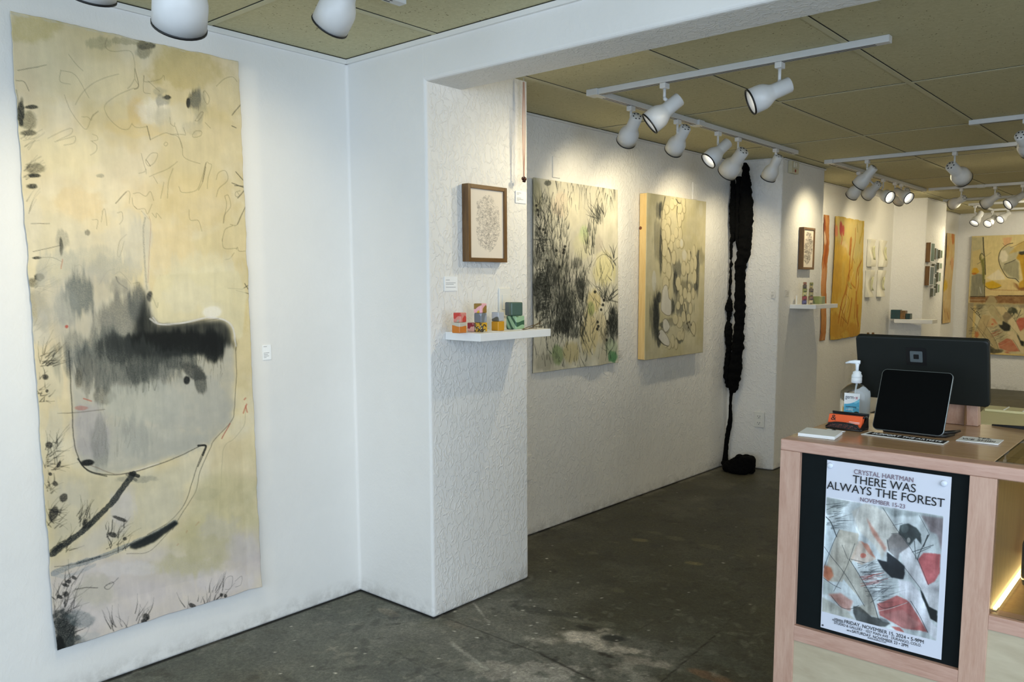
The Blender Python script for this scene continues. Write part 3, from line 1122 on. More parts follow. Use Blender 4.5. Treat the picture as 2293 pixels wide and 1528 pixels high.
# ---- the tall unstretched canvas on the front wall
P = Paint((0.012, -1.255, 2.196), UY, DZ, 0.750, 2.02, 0.0022, (212, 193, 148), 'x', 0.012, 21)
P.wash((216, 202, 156), 0.8, 5, 0.5, 0.4)
P.wash((196, 178, 118), 0.5, 3.5, 0.55, 0.3)
P.wash((214, 206, 178), 0.45, 7, 0.58, 0.2)
A = lambda: P.crop(1.9597, 0, 0)
Bc_ = lambda: P.crop(1.9645, 0, 750)
A()
for (x, y, rx, ry, c, o) in ((150, 130, 120, 60, (188, 170, 106), .7), (820, 300, 150, 90, (190, 168, 104), .7), (960, 420, 110, 120, (198, 180, 124), .6),
                             (600, 480, 40, 60, (214, 178, 110), .6), (640, 560, 150, 40, (218, 190, 120), .5), (350, 900, 110, 70, (216, 188, 130), .6),
                             (450, 350, 160, 90, (222, 206, 156), .6), (880, 880, 160, 120, (210, 186, 126), .6), (740, 1080, 120, 110, (216, 192, 134), .6),
                             (680, 480, 70, 60, (222, 216, 196), .8), (780, 520, 90, 70, (206, 196, 160), .6), (300, 680, 120, 90, (222, 208, 158), .6),
                             (260, 1050, 100, 120, (206, 196, 160), .7), (560, 1050, 90, 110, (208, 200, 172), .7), (420, 1120, 130, 90, (200, 192, 164), .6),
                             (900, 1250, 180, 90, (214, 206, 160), .7), (920, 650, 140, 110, (208, 192, 144), .5), (930, 1360, 50, 30, (228, 226, 222), .8),
                             (1060, 1300, 40, 160, (196, 172, 108), .5), (150, 960, 40, 90, (206, 196, 166), .5)):
    P.blob(x, y, rx, ry, c, o, rough=.7)
# grey shadows at the top edge and the eye marks
for a in ((430, 190, 60, 26, (150, 144, 112), .6), (640, 195, 34, 18, (64, 66, 60), .75), (630, 225, 30, 26, (112, 110, 92), .6), (560, 180, 70, 14, (150, 142, 108), .6),
          (735, 428, 22, 10, (30, 34, 34), .9), (720, 440, 34, 24, (120, 120, 108), .5), (826, 450, 9, 22, (18, 22, 24), .95), (852, 440, 26, 46, (62, 68, 66), .75),
          (870, 470, 40, 70, (130, 130, 116), .5), (700, 400, 30, 16, (150, 146, 124), .5), (850, 560, 50, 30, (168, 160, 130), .4), (720, 510, 40, 40, (176, 168, 136), .4),
          (435, 772, 16, 9, (130, 128, 112), .6), (385, 1022, 12, 14, (90, 92, 86), .6), (265, 1085, 7, 36, (30, 34, 36), .85), (275, 1050, 28, 40, (130, 130, 116), .5)):
    P.blob(*a[:4], a[4], a[5], rough=.9, streak=True)
# dark foliage smudges down the left edge
for a in ((92, 500, 14, 60, .85), (135, 470, 26, 8, .85), (120, 585, 40, 14, .6), (120, 530, 36, 40, .4), (150, 772, 26, 9, .9), (140, 818, 24, 14, .85), (150, 740, 40, 20, .4),
          (172, 1220, 22, 16, .85), (160, 1132, 24, 7, .8), (150, 1240, 30, 24, .5), (170, 1360, 50, 90, .25)):
    P.blob(a[0], a[1], a[2], a[3], (34, 40, 40), a[4], rough=.9)
rg = np.random.RandomState(3)
P.grass((90, 600, 130, 660), 10, 90, 30, 14, 1.6, CHAR, .7, seed=1)
P.grass((100, 720, 130, 790), 14, 90, 28, 20, 1.8, CHAR, .8, seed=2)
P.grass((110, 880, 140, 960), 4, 90, 60, 12, 2.0, CHAR, .7, seed=3)
P.grass((150, 1180, 190, 1320), 16, 90, 22, 22, 1.5, CHAR, .7, seed=4)
P.grass((140, 1420, 200, 1520), 10, 90, 40, 25, 1.3, CHAR, .6, seed=5)
for pl in (((140, 1105), (262, 1078)), ((145, 1135), (220, 1130), (270, 1150)), ((140, 982), (220, 982)), ((80, 310), (205, 288)), ((75, 355), (110, 360), (130, 400)), ((75, 395), (80, 470), (95, 500))):
    P.line(pl, 1.8, CHAR, .8)
# right edge marks
for pl in (((1035, 755), (1072, 800)), ((1018, 803), (1072, 826)), ((1030, 815), (1075, 820)), ((1040, 870), (1072, 835)), ((1015, 505), (1055, 460)), ((1015, 552), (1035, 562)),
           ((1035, 1275), (1095, 1292)), ((1070, 1245), (1092, 1280)), ((1060, 1270), (1090, 1250)), ((1000, 1265), (1060, 1270))):
    P.line(pl, 2.2, CHAR, .85)
# wandering pencil contours
thin = (96, 92, 74)
for pl in (((470, 165), (462, 205), (500, 228), (570, 222), (590, 270), (592, 340), (608, 372), (598, 388), (575, 390), (470, 450), (466, 500), (520, 560), (560, 568), (580, 540)),
           ((590, 345), (575, 372), (560, 388)), ((300, 240), (340, 290), (365, 312)), ((268, 312), (330, 330), (392, 430)), ((268, 312), (265, 360), (310, 372)),
           ((330, 460), (380, 390), (450, 345), (522, 327)), ((285, 420), (305, 480), (350, 545), (380, 568), (400, 520), (430, 488)), ((358, 515), (385, 515), (400, 528), (405, 508), (430, 490)),
           ((632, 330), (636, 358), (700, 348), (718, 332), (722, 352)), ((632, 330), (630, 400), (660, 410)), ((650, 355), (700, 400)),
           ((645, 552), (655, 590), (660, 615)), ((580, 545), (600, 558), (645, 555)), ((660, 612), (720, 585), (748, 590), (780, 600), (800, 640), (808, 690), (880, 720)),
           ((748, 590), (800, 590), (815, 590), (805, 560)), ((750, 545), (765, 555), (768, 540)), ((745, 515), (750, 545)), ((770, 556), (785, 600), (800, 650)),
           ((892, 410), (900, 402), (918, 435), (908, 460), (892, 430), (892, 405)), ((855, 530), (880, 495), (890, 500), (870, 530), (855, 530)), ((900, 540), (925, 565)), ((845, 590), (860, 575), (885, 580), (880, 598), (850, 602), (845, 590)),
           ((720, 632), (728, 624), (737, 632), (728, 641), (719, 634)), ((640, 700), (665, 672), (692, 675), (680, 710), (655, 728), (642, 715), (640, 700)),
           ((610, 760), (635, 752), (640, 740), (642, 762)), ((655, 775), (690, 760), (740, 740), (780, 710)), ((675, 775), (692, 805)), ((620, 672), (632, 720), (640, 742)),
           ((508, 893), (555, 843), (570, 848), (568, 893)), ((585, 850), (610, 845), (640, 860), (660, 840), (675, 880)), ((590, 905), (605, 918), (635, 915), (648, 938), (668, 895)),
           ((668, 935), (685, 955), (688, 935), (708, 958)), ((580, 868), (585, 900), (600, 915)), ((785, 820), (800, 845), (860, 835), (885, 790), (905, 718), (918, 720), (930, 730), (915, 780), (910, 830)),
           ((905, 735), (890, 800), (870, 835)), ((950, 790), (960, 760), (990, 750), (1000, 790), (960, 830), (948, 865)), ((1040, 845), (1048, 862), (1032, 862), (1032, 845), (1052, 838)),
           ((985, 860), (1000, 858), (1010, 905), (985, 945), (980, 980)), ((985, 862), (992, 900), (980, 980)), ((1010, 985), (1040, 985), (1072, 910)), ((975, 1060), (985, 1010), (1020, 990)), ((975, 1050), (985, 1090), (1040, 1090)),
           ((1038, 1095), (1042, 1085), (1050, 1103), (1077, 1103)), ((1030, 1110), (1010, 1135), (990, 1140)), ((950, 380), (985, 345), (1020, 338), (1040, 360)), ((720, 800), (705, 870)), ((760, 740), (740, 800), (735, 870)),
           ((830, 920), (835, 965), (870, 968), (885, 1015)), ((400, 620), (428, 615), (425, 598), (405, 590)), ((405, 622), (425, 640), (420, 665), (395, 682)), ((210, 610), (280, 575), (315, 565), (310, 590), (250, 620)),
           ((240, 625), (300, 608), (330, 600), (325, 628), (280, 640)), ((405, 965), (430, 968), (425, 1005)), ((448, 930), (460, 920), (470, 990)), ((450, 930), (445, 975)), ((515, 935), (535, 932), (538, 965), (525, 985)), ((555, 1030), (525, 1060), (515, 1115), (525, 1125), (545, 1060)),
           ((330, 1170), (350, 1163), (362, 1180), (350, 1205)), ((435, 1250), (470, 1195), (505, 1180)), ((325, 1200), (330, 1168)), ((620, 925), (640, 945), (652, 960)), ((505, 1205), (530, 1195), (575, 1245)), ((585, 1245), (610, 1240), (615, 1255))):
    P.line(pl, 1.5, thin, .8)
for pl in (((555, 843), (508, 893)), ((905, 718), (890, 800)), ((592, 300), (608, 372), (590, 390)), ((645, 552), (660, 612)), ((642, 700), (660, 728)), ((1040, 985), (1072, 910))):
    P.line(pl, 1.9, (70, 68, 56), .8)
for x in (700, 712, 728, 744, 750, 765, 772, 790, 800):
    P.line(((x, 1226), (x + 4, 1206), (x + 9, 1226)), 1.0, (150, 138, 100), .6)
for a in ((430, 1150, 150, 60, (176, 174, 152), .6), (260, 1180, 90, 80, (170, 170, 152), .6), (500, 1190, 120, 60, (160, 160, 146), .6), (600, 1080, 60, 110, (190, 186, 166), .6), (200, 1300, 50, 110, (176, 174, 158), .6),
          (180, 1450, 40, 70, (190, 186, 170), .6), (900, 1180, 150, 70, (212, 206, 172), .5)):
    P.blob(*a[:4], a[4], a[5], rough=.9, streak=True)
# the stem rising to the tulip-like bulb
P.poly([(622, 915), (652, 950), (668, 990), (660, 1100), (655, 1240), (690, 1400), (640, 1400), (632, 1250), (636, 1100), (640, 990)], (196, 190, 166), .8, 2, .5)
P.line(((638, 955), (630, 1000), (632, 1080), (638, 1180), (645, 1270)), 7, (120, 122, 116), .6, .8)
P.line(((655, 950), (662, 990), (655, 1120), (650, 1240)), 1.6, (150, 96, 84), .7)
P.line(((650, 1290), (672, 1310), (690, 1350), (695, 1330)), 5, (36, 40, 42), .8)
P.blob(660, 1300, 14, 24, (40, 44, 46), .8)
P.line(((510, 1215), (520, 1240), (560, 1270)), 5, (70, 72, 72), .7)
# grey body
P.poly([(270, 1240), (330, 1190), (420, 1180), (520, 1230), (600, 1250), (645, 1270), (660, 1380), (690, 1412), (880, 1400), (1000, 1430), (1030, 1540), (280, 1540), (210, 1420)], (164, 162, 150), .85, 14, .5, True)
P.blob(350, 1300, 60, 95, (88, 98, 100), .75, rough=.8, streak=True)
P.blob(300, 1350, 60, 80, (136, 142, 138), .5, rough=.9, streak=True)
P.blob(560, 1420, 130, 130, (96, 100, 98), .65, rough=.8, streak=True)
P.blob(610, 1340, 50, 90, (84, 90, 90), .7, rough=.7, streak=True)
P.blob(520, 1260, 50, 40, (130, 130, 122), .5, rough=.8, streak=True)
P.poly([(640, 1280), (650, 1360), (680, 1432), (760, 1424), (900, 1408), (985, 1412), (1010, 1460), (1012, 1530), (560, 1530), (600, 1420)], (30, 36, 36), .92, 7, .35, True)
P.line(((660, 1400), (700, 1422), (800, 1418), (880, 1400), (920, 1392), (985, 1405), (1020, 1440), (1030, 1500)), 8, (206, 204, 198), .75)
P.blob(930, 1370, 36, 26, (226, 224, 220), .7, rough=.6)
P.blob(292, 1434, 7, 7, (186, 70, 60), .8, rough=.3)
P.line(((272, 1140), (270, 1180)), 4, (180, 96, 76), .6)
Bc_()
P.poly([(300, 60), (1025, 40), (1035, 200), (1020, 380), (920, 470), (700, 560), (520, 610), (400, 605), (340, 540), (318, 330), (300, 130)], (164, 164, 154), .9, 6, .4)
P.blob(560, 120, 260, 110, (96, 100, 96), .75, rough=.8, streak=True)
P.blob(760, 40, 240, 56, (24, 30, 30), .95, rough=.5, streak=True)
P.poly([(560, 20), (1000, 5), (1005, 60), (960, 110), (900, 80), (760, 100), (640, 120), (560, 80)], (30, 36, 36), .7, 10, .9, True)
P.blob(470, 60, 120, 80, (96, 102, 98), .6, rough=.9, streak=True)
P.blob(600, 190, 180, 60, (112, 116, 110), .5, rough=.9, streak=True)
P.blob(370, 120, 40, 60, (84, 88, 84), .55, rough=.9, streak=True)
P.grass((620, 20, 980, 60), 60, 80, 272, 6, 6, (30, 36, 36), .5, seed=91)
P.grass((400, 40, 700, 200), 60, 90, 272, 6, 4, (96, 100, 96), .5, seed=92)
P.blob(940, 50, 52, 70, (26, 32, 32), .95, rough=.5, streak=True)
P.blob(630, 110, 80, 90, (70, 76, 74), .7, rough=1, streak=True)
P.blob(780, 110, 90, 40, (70, 76, 74), .6, rough=1, streak=True)
P.blob(540, 60, 100, 60, (50, 56, 56), .6, rough=1, streak=True)
P.blob(330, 60, 60, 80, (104, 110, 108), .5, rough=1, streak=True)
P.grass((330, 20, 980, 200), 120, 70, 268, 8, 3, (60, 66, 64), .45, seed=93)
P.grass((350, 200, 900, 460), 70, 80, 268, 8, 5, (186, 184, 170), .4, seed=94)
P.grass((350, 200, 700, 520), 50, 70, 268, 8, 4, (116, 118, 110), .35, seed=95)
P.blob(380, 170, 50, 90, (124, 124, 114), .6, rough=.9, streak=True)
P.blob(460, 270, 50, 34, (84, 86, 80), .55, rough=.9, streak=True)
P.blob(640, 300, 200, 90, (176, 178, 162), .7, rough=.7)
P.blob(860, 300, 140, 140, (172, 172, 160), .6, rough=.7)
P.blob(720, 470, 180, 70, (172, 172, 158), .7, rough=.7)
P.blob(400, 420, 80, 120, (168, 162, 162), .7, rough=.6)
P.blob(600, 450, 60, 90, (144, 148, 140), .5, rough=.9, streak=True)
P.blob(440, 480, 40, 100, (120, 124, 120), .5, rough=.9, streak=True)
P.blob(850, 160, 60, 30, (64, 68, 66), .8, 35, rough=.8)
P.blob(822, 200, 14, 18, (28, 32, 34), .9, rough=.5)
P.blob(885, 210, 22, 50, (72, 76, 72), .75, -10, rough=.8, streak=True)
P.blob(345, 190, 16, 50, (90, 88, 76), .6, rough=.8, streak=True)
P.grass((330, 90, 450, 260), 26, 60, 88, 8, 3, (76, 82, 82), .5, seed=8)
P.grass((560, 100, 700, 260), 30, 70, 88, 8, 4, (72, 78, 76), .45, seed=9)
P.grass((400, 400, 600, 560), 26, 60, 88, 10, 3, (120, 122, 114), .5, seed=10)
A()
P.poly([(690, 1210), (1040, 1190), (1080, 1300), (1060, 1480), (1040, 1490), (1020, 1430), (985, 1402), (920, 1390), (880, 1396), (790, 1416), (705, 1420), (676, 1390), (662, 1320)], (208, 198, 152), .93, 2, .3)
P.blob(820, 1300, 110, 70, (212, 204, 168), .7, rough=.9)
P.blob(930, 1370, 40, 24, (226, 224, 216), .7, rough=.6)
P.line(((672, 1395), (705, 1424), (790, 1420), (880, 1400), (920, 1394), (985, 1406), (1022, 1440), (1034, 1520)), 6, (206, 204, 198), .75)
P.line(((690, 1418), (800, 1424), (960, 1398)), 1.6, (70, 72, 68), .7)
Bc_()
P.line(((302, 70), (308, 200), (318, 380), (336, 520), (380, 592), (470, 615), (560, 610), (690, 575), (790, 535), (880, 490), (905, 488)), 3.2, (44, 48, 48), .85)
P.line(((340, 545), (390, 600), (470, 622)), 5, (30, 34, 36), .85)
P.blob(385, 562, 30, 14, (26, 30, 32), .95, rough=.5)
P.line(((400, 575), (520, 615), (640, 590)), 4, (120, 104, 92), .6)
P.line(((590, 600), (660, 578), (700, 568)), 4, (214, 206, 196), .7)
P.line(((1035, 60), (1040, 180), (1028, 330), (1015, 380), (940, 465), (925, 500), (880, 600), (860, 690), (800, 790), (760, 860)), 2.2, (70, 70, 66), .8)
P.line(((905, 490), (870, 570), (845, 650), (810, 750), (740, 830), (650, 880)), 2.4, (52, 54, 52), .8)
P.line(((872, 488), (905, 490), (893, 530)), 8, (24, 28, 30), .92)
P.line(((893, 530), (870, 580)), 5, (60, 62, 60), .7)
P.line(((1010, 390), (975, 455)), 4, (168, 66, 60), .8)
for pl in (((1080, 305), (1066, 345)), ((1076, 312), (1082, 340)), ((1072, 285), (1078, 278)), ((862, 838), (875, 824)), ((780, 928), (786, 922)), ((820, 870), (824, 862)), ((365, 280), (400, 292))):
    P.line(pl, 5, (186, 84, 68), .75)
P.blob(355, 322, 30, 9, (180, 104, 92), .6, rough=.7)
P.line(((250, 346), (330, 342), (460, 328)), 2, (70, 68, 60), .8)
P.line(((1075, 330), (1070, 400), (1030, 455), (990, 485), (975, 560), (965, 800)), 1.6, (120, 116, 96), .5)
# lower field: lilac greys and dull yellow
P.poly([(330, 620), (560, 625), (430, 800), (240, 940), (215, 700), (260, 600)], (190, 180, 144), .8, 8, .5)
P.poly([(600, 620), (860, 560), (800, 740), (700, 840), (480, 920), (380, 960), (480, 800)], (196, 188, 154), .8, 8, .5)
P.poly([(470, 800), (560, 640), (600, 700), (560, 860), (420, 950), (300, 960)], (192, 184, 172), .7, 8, .5)
P.poly([(880, 640), (980, 600), (1120, 640), (1140, 980), (980, 1040), (760, 1090), (600, 1050), (720, 960), (820, 820)], (188, 178, 128), .85, 12, .5)
P.blob(980, 900, 90, 110, (192, 184, 164), .6, rough=.8)
P.poly([(215, 1010), (720, 960), (1140, 930), (1152, 1112), (900, 1200), (600, 1290), (238, 1392)], (200, 189, 186), .72, 26, .5)
P.poly([(205, 640), (330, 640), (440, 790), (330, 900), (225, 950)], (192, 184, 160), .5, 14, .6)
P.blob(840, 1020, 150, 50, (186, 177, 132), .8, rough=.9)
P.blob(940, 950, 130, 50, (188, 178, 132), .8, rough=.9)
P.blob(430, 1130, 110, 60, (186, 180, 156), .6, rough=.9)
P.poly([(225, 1060), (470, 985), (720, 950), (725, 990), (560, 1030), (640, 1080), (800, 1110), (960, 1060), (1130, 960), (1150, 1110), (900, 1200), (600, 1290), (245, 1390)], (198, 188, 184), .85, 14, .5)
P.poly([(1030, 880), (1130, 840), (1140, 1000), (1000, 1030)], (192, 180, 178), .8, 14, .6)
P.blob(420, 1130, 90, 70, (182, 176, 150), .5, rough=.8)
P.blob(640, 1150, 100, 60, (204, 194, 190), .6, rough=.8)
P.blob(900, 700, 50, 30, (178, 170, 130), .5, rough=.8)
P.blob(600, 635, 80, 14, (132, 132, 120), .55, rough=.9)
for a in ((700, 1100, 200, 60, (196, 186, 182), .6), (400, 1230, 160, 60, (200, 192, 190), .6), (560, 1030, 160, 30, (206, 200, 196), .7), (1060, 940, 70, 60, (196, 188, 184), .6), (980, 1080, 120, 50, (206, 198, 198), .6),
          (330, 700, 60, 60, (188, 182, 160), .5), (700, 760, 90, 90, (198, 190, 160), .5), (540, 760, 60, 70, (196, 190, 186), .6), (240, 440, 40, 120, (196, 190, 164), .6), (230, 180, 50, 100, (200, 192, 158), .6)):
    P.blob(*a[:4], a[4], a[5], rough=.8, streak=True)
# the two dark stems
P.line(((590, 612), (560, 650), (500, 730), (430, 800), (350, 870), (290, 915), (225, 965)), 26, (34, 42, 46), .93, .35, per=10)
P.line(((575, 612), (610, 622)), 16, (26, 32, 34), .9)
P.line(((560, 615), (600, 640)), 12, (70, 74, 72), .6)
P.line(((265, 925), (225, 950)), 22, (34, 40, 42), .85, .5)
P.line(((235, 1048), (330, 1010), (450, 975), (560, 930), (680, 880), (770, 830)), 26, (112, 124, 132), .75, .5, per=10)
P.line(((235, 1050), (300, 1060), (420, 1010)), 16, (150, 156, 160), .6, .6)
P.poly([(575, 925), (640, 890), (700, 865), (770, 818), (785, 832), (740, 870), (680, 915), (600, 945), (575, 942)], (30, 38, 40), .95, 2, .2)
P.line(((340, 1002), (440, 975)), 9, (54, 66, 74), .8, .6)
P.line(((240, 1020), (340, 1005), (520, 950), (620, 900)), 2, (60, 62, 60), .8)
P.line(((770, 840), (690, 930), (640, 960), (560, 965)), 1.8, (84, 80, 74), .7)
# plants on the left edge
for (bx, n_, L_, a_, sp, sd) in (((175, 80, 235, 140), 16, 90, 30, 30, 11), ((170, 180, 215, 300), 10, 50, 60, 40, 12), ((195, 470, 260, 600), 26, 80, 60, 45, 13), ((200, 640, 240, 700), 10, 45, 60, 40, 14),
                                 ((210, 760, 260, 860), 14, 80, 40, 40, 15), ((335, 780, 400, 860), 22, 70, 62, 14, 16), ((235, 900, 300, 960), 12, 60, 40, 25, 17), ((240, 1080, 330, 1350), 46, 110, 66, 22, 18),
                                 ((480, 1240, 560, 1300), 8, 70, 100, 22, 19), ((590, 1220, 660, 1280), 10, 70, 80, 20, 20), ((790, 1160, 960, 1210), 16, 60, 65, 24, 22), ((460, 830, 570, 930), 16, 60, 60, 30, 23),
                                 ((440, 930, 560, 960), 5, 60, 60, 30, 24), ((900, 1100, 1000, 1160), 8, 80, 60, 14, 25)):
    P.grass(bx, int(n_ * 1.5), L_, a_, sp, 2.3, (30, 33, 34), .9, seed=sd)
for (x, y, r1, r2) in ((200, 185, 16, 13), (215, 485, 16, 14), (257, 570, 6, 14), (218, 612, 8, 8), (240, 655, 14, 12), (280, 715, 16, 18), (235, 790, 16, 30), (205, 247, 5, 6), (300, 1085, 14, 10), (325, 1068, 12, 8),
                       (285, 1100, 20, 8), (288, 1138, 16, 14), (262, 1152, 14, 8), (335, 1330, 16, 14), (640, 1240, 14, 14), (630, 1262, 12, 10), (840, 1188, 14, 9), (372, 828, 12, 24), (520, 808, 34, 8), (495, 880, 18, 10), (550, 900, 10, 8), (968, 1140, 6, 8), (985, 1142, 6, 8)):
    P.blob(x, y, r1, r2, (38, 40, 40), .8, 20, rough=.9)
P.line(((495, 815), (488, 870), (470, 880), (490, 920), (487, 938)), 3, CHAR, .85)
P.line(((330, 1118), (380, 1110), (430, 1112)), 2.4, CHAR, .8)
P.line(((460, 1110), (490, 1088), (502, 1095), (480, 1118), (462, 1115), (470, 1100), (500, 1090), (522, 1070)), 1.8, CHAR, .75)
P.line(((975, 1120), (990, 1070), (1020, 1060), (1010, 1110), (985, 1115)), 1.3, CHAR, .6)
P.line(((1030, 1080), (1060, 1060), (1055, 1095), (1030, 1105)), 1.3, CHAR, .6)
P.blob(275, 1310, 56, 120, (34, 42, 42), .92, rough=.9)
P.blob(330, 1360, 60, 40, (60, 70, 70), .6, rough=1)
P.blob(255, 1360, 24, 40, (20, 26, 26), .95, rough=.6)
P.blob(340, 1250, 60, 34, (112, 124, 126), .6, rough=.9)
P.blob(380, 1330, 60, 24, (170, 176, 176), .5, rough=.9)
# raw edges
lum = P.img @ np.array([.3, .59, .11])
P.img = P.img * .74 + lum[..., None] * np.array([1.03, .99, .96]) * .26
P.img = 255 * (P.img / 255) ** (1 + .35 * np.clip(1 - P.img / 150, 0, 1))
A()
rgn = np.random.RandomState(8)
for i in range(160):
    t = rgn.rand()
    P.blob(50 + t * 990, 60 + t * 205 + rgn.normal(0, 4), 10, 2.4, (196, 190, 168), .5, 11, rough=.9)
tall_e1 = vnoise(P.ny, P.nx, 30, 3, np.random.RandomState(2), 3)
tall_e2 = vnoise(P.ny, P.nx, 3, 14, np.random.RandomState(4), 3)


def tall_off(U, V):
    du = (U - 0.5) * (tall_e1[:, :1] - 0.5) * 0.020
    dv = (V - 0.5) * (tall_e2[:1, :] - 0.5) * 0.014
    return du, dv


MCANVAS = painted('painted_canvas')
o = P.mesh('hanging_canvas', MCANVAS, offset=tall_off, thick=0.0015, loc=(0.012, -1.255, 2.196),
           wave=lambda u, v: 0.004 * np.sin(u * 7 + v * 2) * v + 0.012 * np.clip(u - 0.93, 0, 1) / 0.07 * v + 0.010 * np.clip(v - 0.95, 0, 1) / 0.05)
tag(o, 'tall unstretched cream canvas with a dark grey bulb shape, hung on the front wall', 'painting', 'unstretched canvases')

# ---- black and cream grass painting, unstretched
P = Paint((0.078, 1.115, 1.921), UY, DZ, 0.775, 1.028, 0.0028, (196, 192, 174), 'x', 0.078, 31)
P.crop(3.25, 1180, 380)
P.wash((214, 210, 190), .7, 6, .5, .3)
P.wash((168, 166, 146), .5, 7, .56, .15, .5)
for a in ((250, 260, 70, 90, (216, 196, 172), .6), (340, 300, 80, 130, (216, 210, 184), .7), (410, 480, 34, 70, (176, 196, 138), .7), (400, 560, 60, 90, (212, 208, 168), .6), (560, 740, 74, 110, (212, 204, 148), .8),
          (560, 650, 60, 60, (208, 202, 160), .6), (520, 540, 30, 60, (166, 158, 146), .5), (480, 960, 50, 90, (204, 186, 122), .7), (440, 1180, 60, 160, (188, 172, 118), .7), (520, 1150, 60, 120, (196, 182, 140), .6),
          (215, 1350, 46, 70, (110, 134, 82), .75), (320, 1330, 60, 80, (170, 154, 96), .6), (460, 1010, 24, 50, (128, 146, 88), .6), (610, 1360, 26, 40, (60, 116, 70), .9), (600, 1290, 40, 60, (120, 148, 110), .5),
          (130, 1400, 70, 60, (150, 146, 128), .6), (60, 200, 40, 120, (150, 146, 110), .6), (120, 500, 60, 30, (206, 204, 186), .6), (320, 800, 50, 40, (210, 204, 190), .5), (370, 1090, 40, 60, (200, 196, 184), .5)):
    P.blob(*a[:4], a[4], a[5], rough=.6, streak=True)
DK = (34, 38, 36)
for a in ((250, 1140, 66, 50, .9), (290, 1110, 40, 80, .85), (385, 870, 30, 70, .85), (390, 830, 50, 40, .5), (110, 850, 60, 90, .55), (200, 740, 50, 60, .5), (250, 1010, 60, 70, .5), (620, 1140, 30, 110, .9), (590, 1150, 24, 60, .7),
          (75, 900, 40, 120, .6), (70, 640, 30, 60, .45), (90, 1000, 36, 30, .8), (150, 100, 26, 16, .8), (75, 470, 24, 20, .5), (100, 510, 60, 8, .7), (560, 1220, 30, 60, .4), (330, 1180, 60, 50, .55), (230, 870, 60, 80, .45),
          (360, 680, 30, 40, .5), (520, 320, 30, 70, .3), (160, 650, 60, 70, .35), (130, 800, 70, 60, .5), (300, 950, 50, 60, .4)):
    P.blob(a[0], a[1], a[2], a[3], DK, a[4] * .9, rough=1.0, streak=True)
P.grass((50, 300, 300, 1200), 450, 100, 90, 9, 3.9, DK, .95, seed=41)
P.grass((60, 200, 190, 600), 135, 80, 92, 16, 3.5, DK, .95, seed=42)
P.grass((120, 700, 430, 1250), 390, 110, 88, 9, 3.9, DK, .95, seed=43)
P.grass((250, 900, 430, 1100), 75, 90, 88, 10, 4.5, DK, .95, seed=55)
P.grass((50, 480, 130, 1150), 90, 70, 20, 30, 3.5, DK, .95, seed=44)
P.grass((120, 60, 640, 260), 60, 90, 268, 12, 3.9, DK, .95, seed=45)
P.grass((420, 440, 500, 640), 39, 110, 90, 6, 5.2, DK, .95, seed=46)
P.grass((470, 300, 560, 400), 33, 100, 110, 18, 4.5, DK, .95, seed=47)
P.grass((440, 700, 640, 1400), 105, 120, 90, 20, 3.1, DK, .95, seed=48)
P.grass((540, 920, 600, 960), 15, 120, 70, 30, 6.0, DK, .95, seed=49)
P.grass((60, 1200, 440, 1450), 90, 90, 95, 14, 3.1, DK, .95, seed=50)
P.grass((100, 560, 420, 1240), 120, 60, 84, 14, 1.4, (206, 202, 182), .6, seed=51)
P.grass((580, 600, 640, 700), 12, 120, 90, 14, 4.5, DK, .95, seed=52)
P.grass((590, 1030, 640, 1200), 39, 70, 90, 12, 5.2, DK, .95, seed=53)
P.grass((60, 480, 300, 1180), 170, 80, 90, 8, 3.2, (22, 26, 24), .9, seed=71)
P.grass((200, 980, 400, 1240), 110, 90, 90, 10, 3.6, (22, 26, 24), .9, seed=72)
P.grass((350, 780, 430, 960), 40, 90, 90, 8, 4.2, (22, 26, 24), .9, seed=73)
P.grass((560, 1040, 640, 1240), 46, 80, 90, 14, 4.2, (22, 26, 24), .9, seed=74)
P.grass((50, 760, 150, 960), 60, 60, 60, 50, 3.0, (22, 26, 24), .8, seed=75)
P.grass((90, 600, 420, 1240), 110, 46, 84, 14, 2.4, (210, 208, 192), .7, seed=76)
P.line(((480, 700), (505, 650), (550, 618), (600, 640), (625, 720)), 2.6, (96, 92, 72), .8)
P.line(((455, 170), (462, 260), (482, 340)), 3, DK, .8)
P.line(((380, 130), (378, 210), (374, 290)), 2, DK, .7)
P.line(((560, 940), (530, 870), (500, 850)), 3, DK, .8)
P.line(((560, 940), (600, 830)), 3, DK, .8)
P.line(((560, 940), (550, 800)), 3, DK, .8)
for (x, y) in ((115, 437), (86, 430), (64, 262), (72, 295), (78, 332), (128, 460), (115, 590), (272, 560), (262, 605), (232, 710), (210, 590), (555, 950), (530, 1020), (545, 985), (500, 1110), (488, 890), (495, 1160), (575, 1105), (570, 1240), (130, 850), (140, 660), (265, 585), (505, 1140), (590, 1120)):
    P.blob(x, y, 9, 11, (22, 24, 22), .9, rough=.4)
rgb_e = vnoise(P.ny, P.nx, 3, 3, np.random.RandomState(6), 2)
o = P.mesh('hanging_canvas', MCANVAS, thick=0.0015, loc=(0.078, 1.115, 1.921),
           wave=lambda u, v: 0.004 + 0.010 * (rgb_e - .5) * v + 0.022 * np.exp(-((u - 0.72) / 0.12) ** 2) * np.clip(v - .55, 0, 1) * 2.2 + 0.016 * np.clip(u - .9, 0, 1) * 10 * v)
tag(o, 'unstretched canvas crowded with black grass strokes on cream, behind the near block shelf', 'painting', 'unstretched canvases')

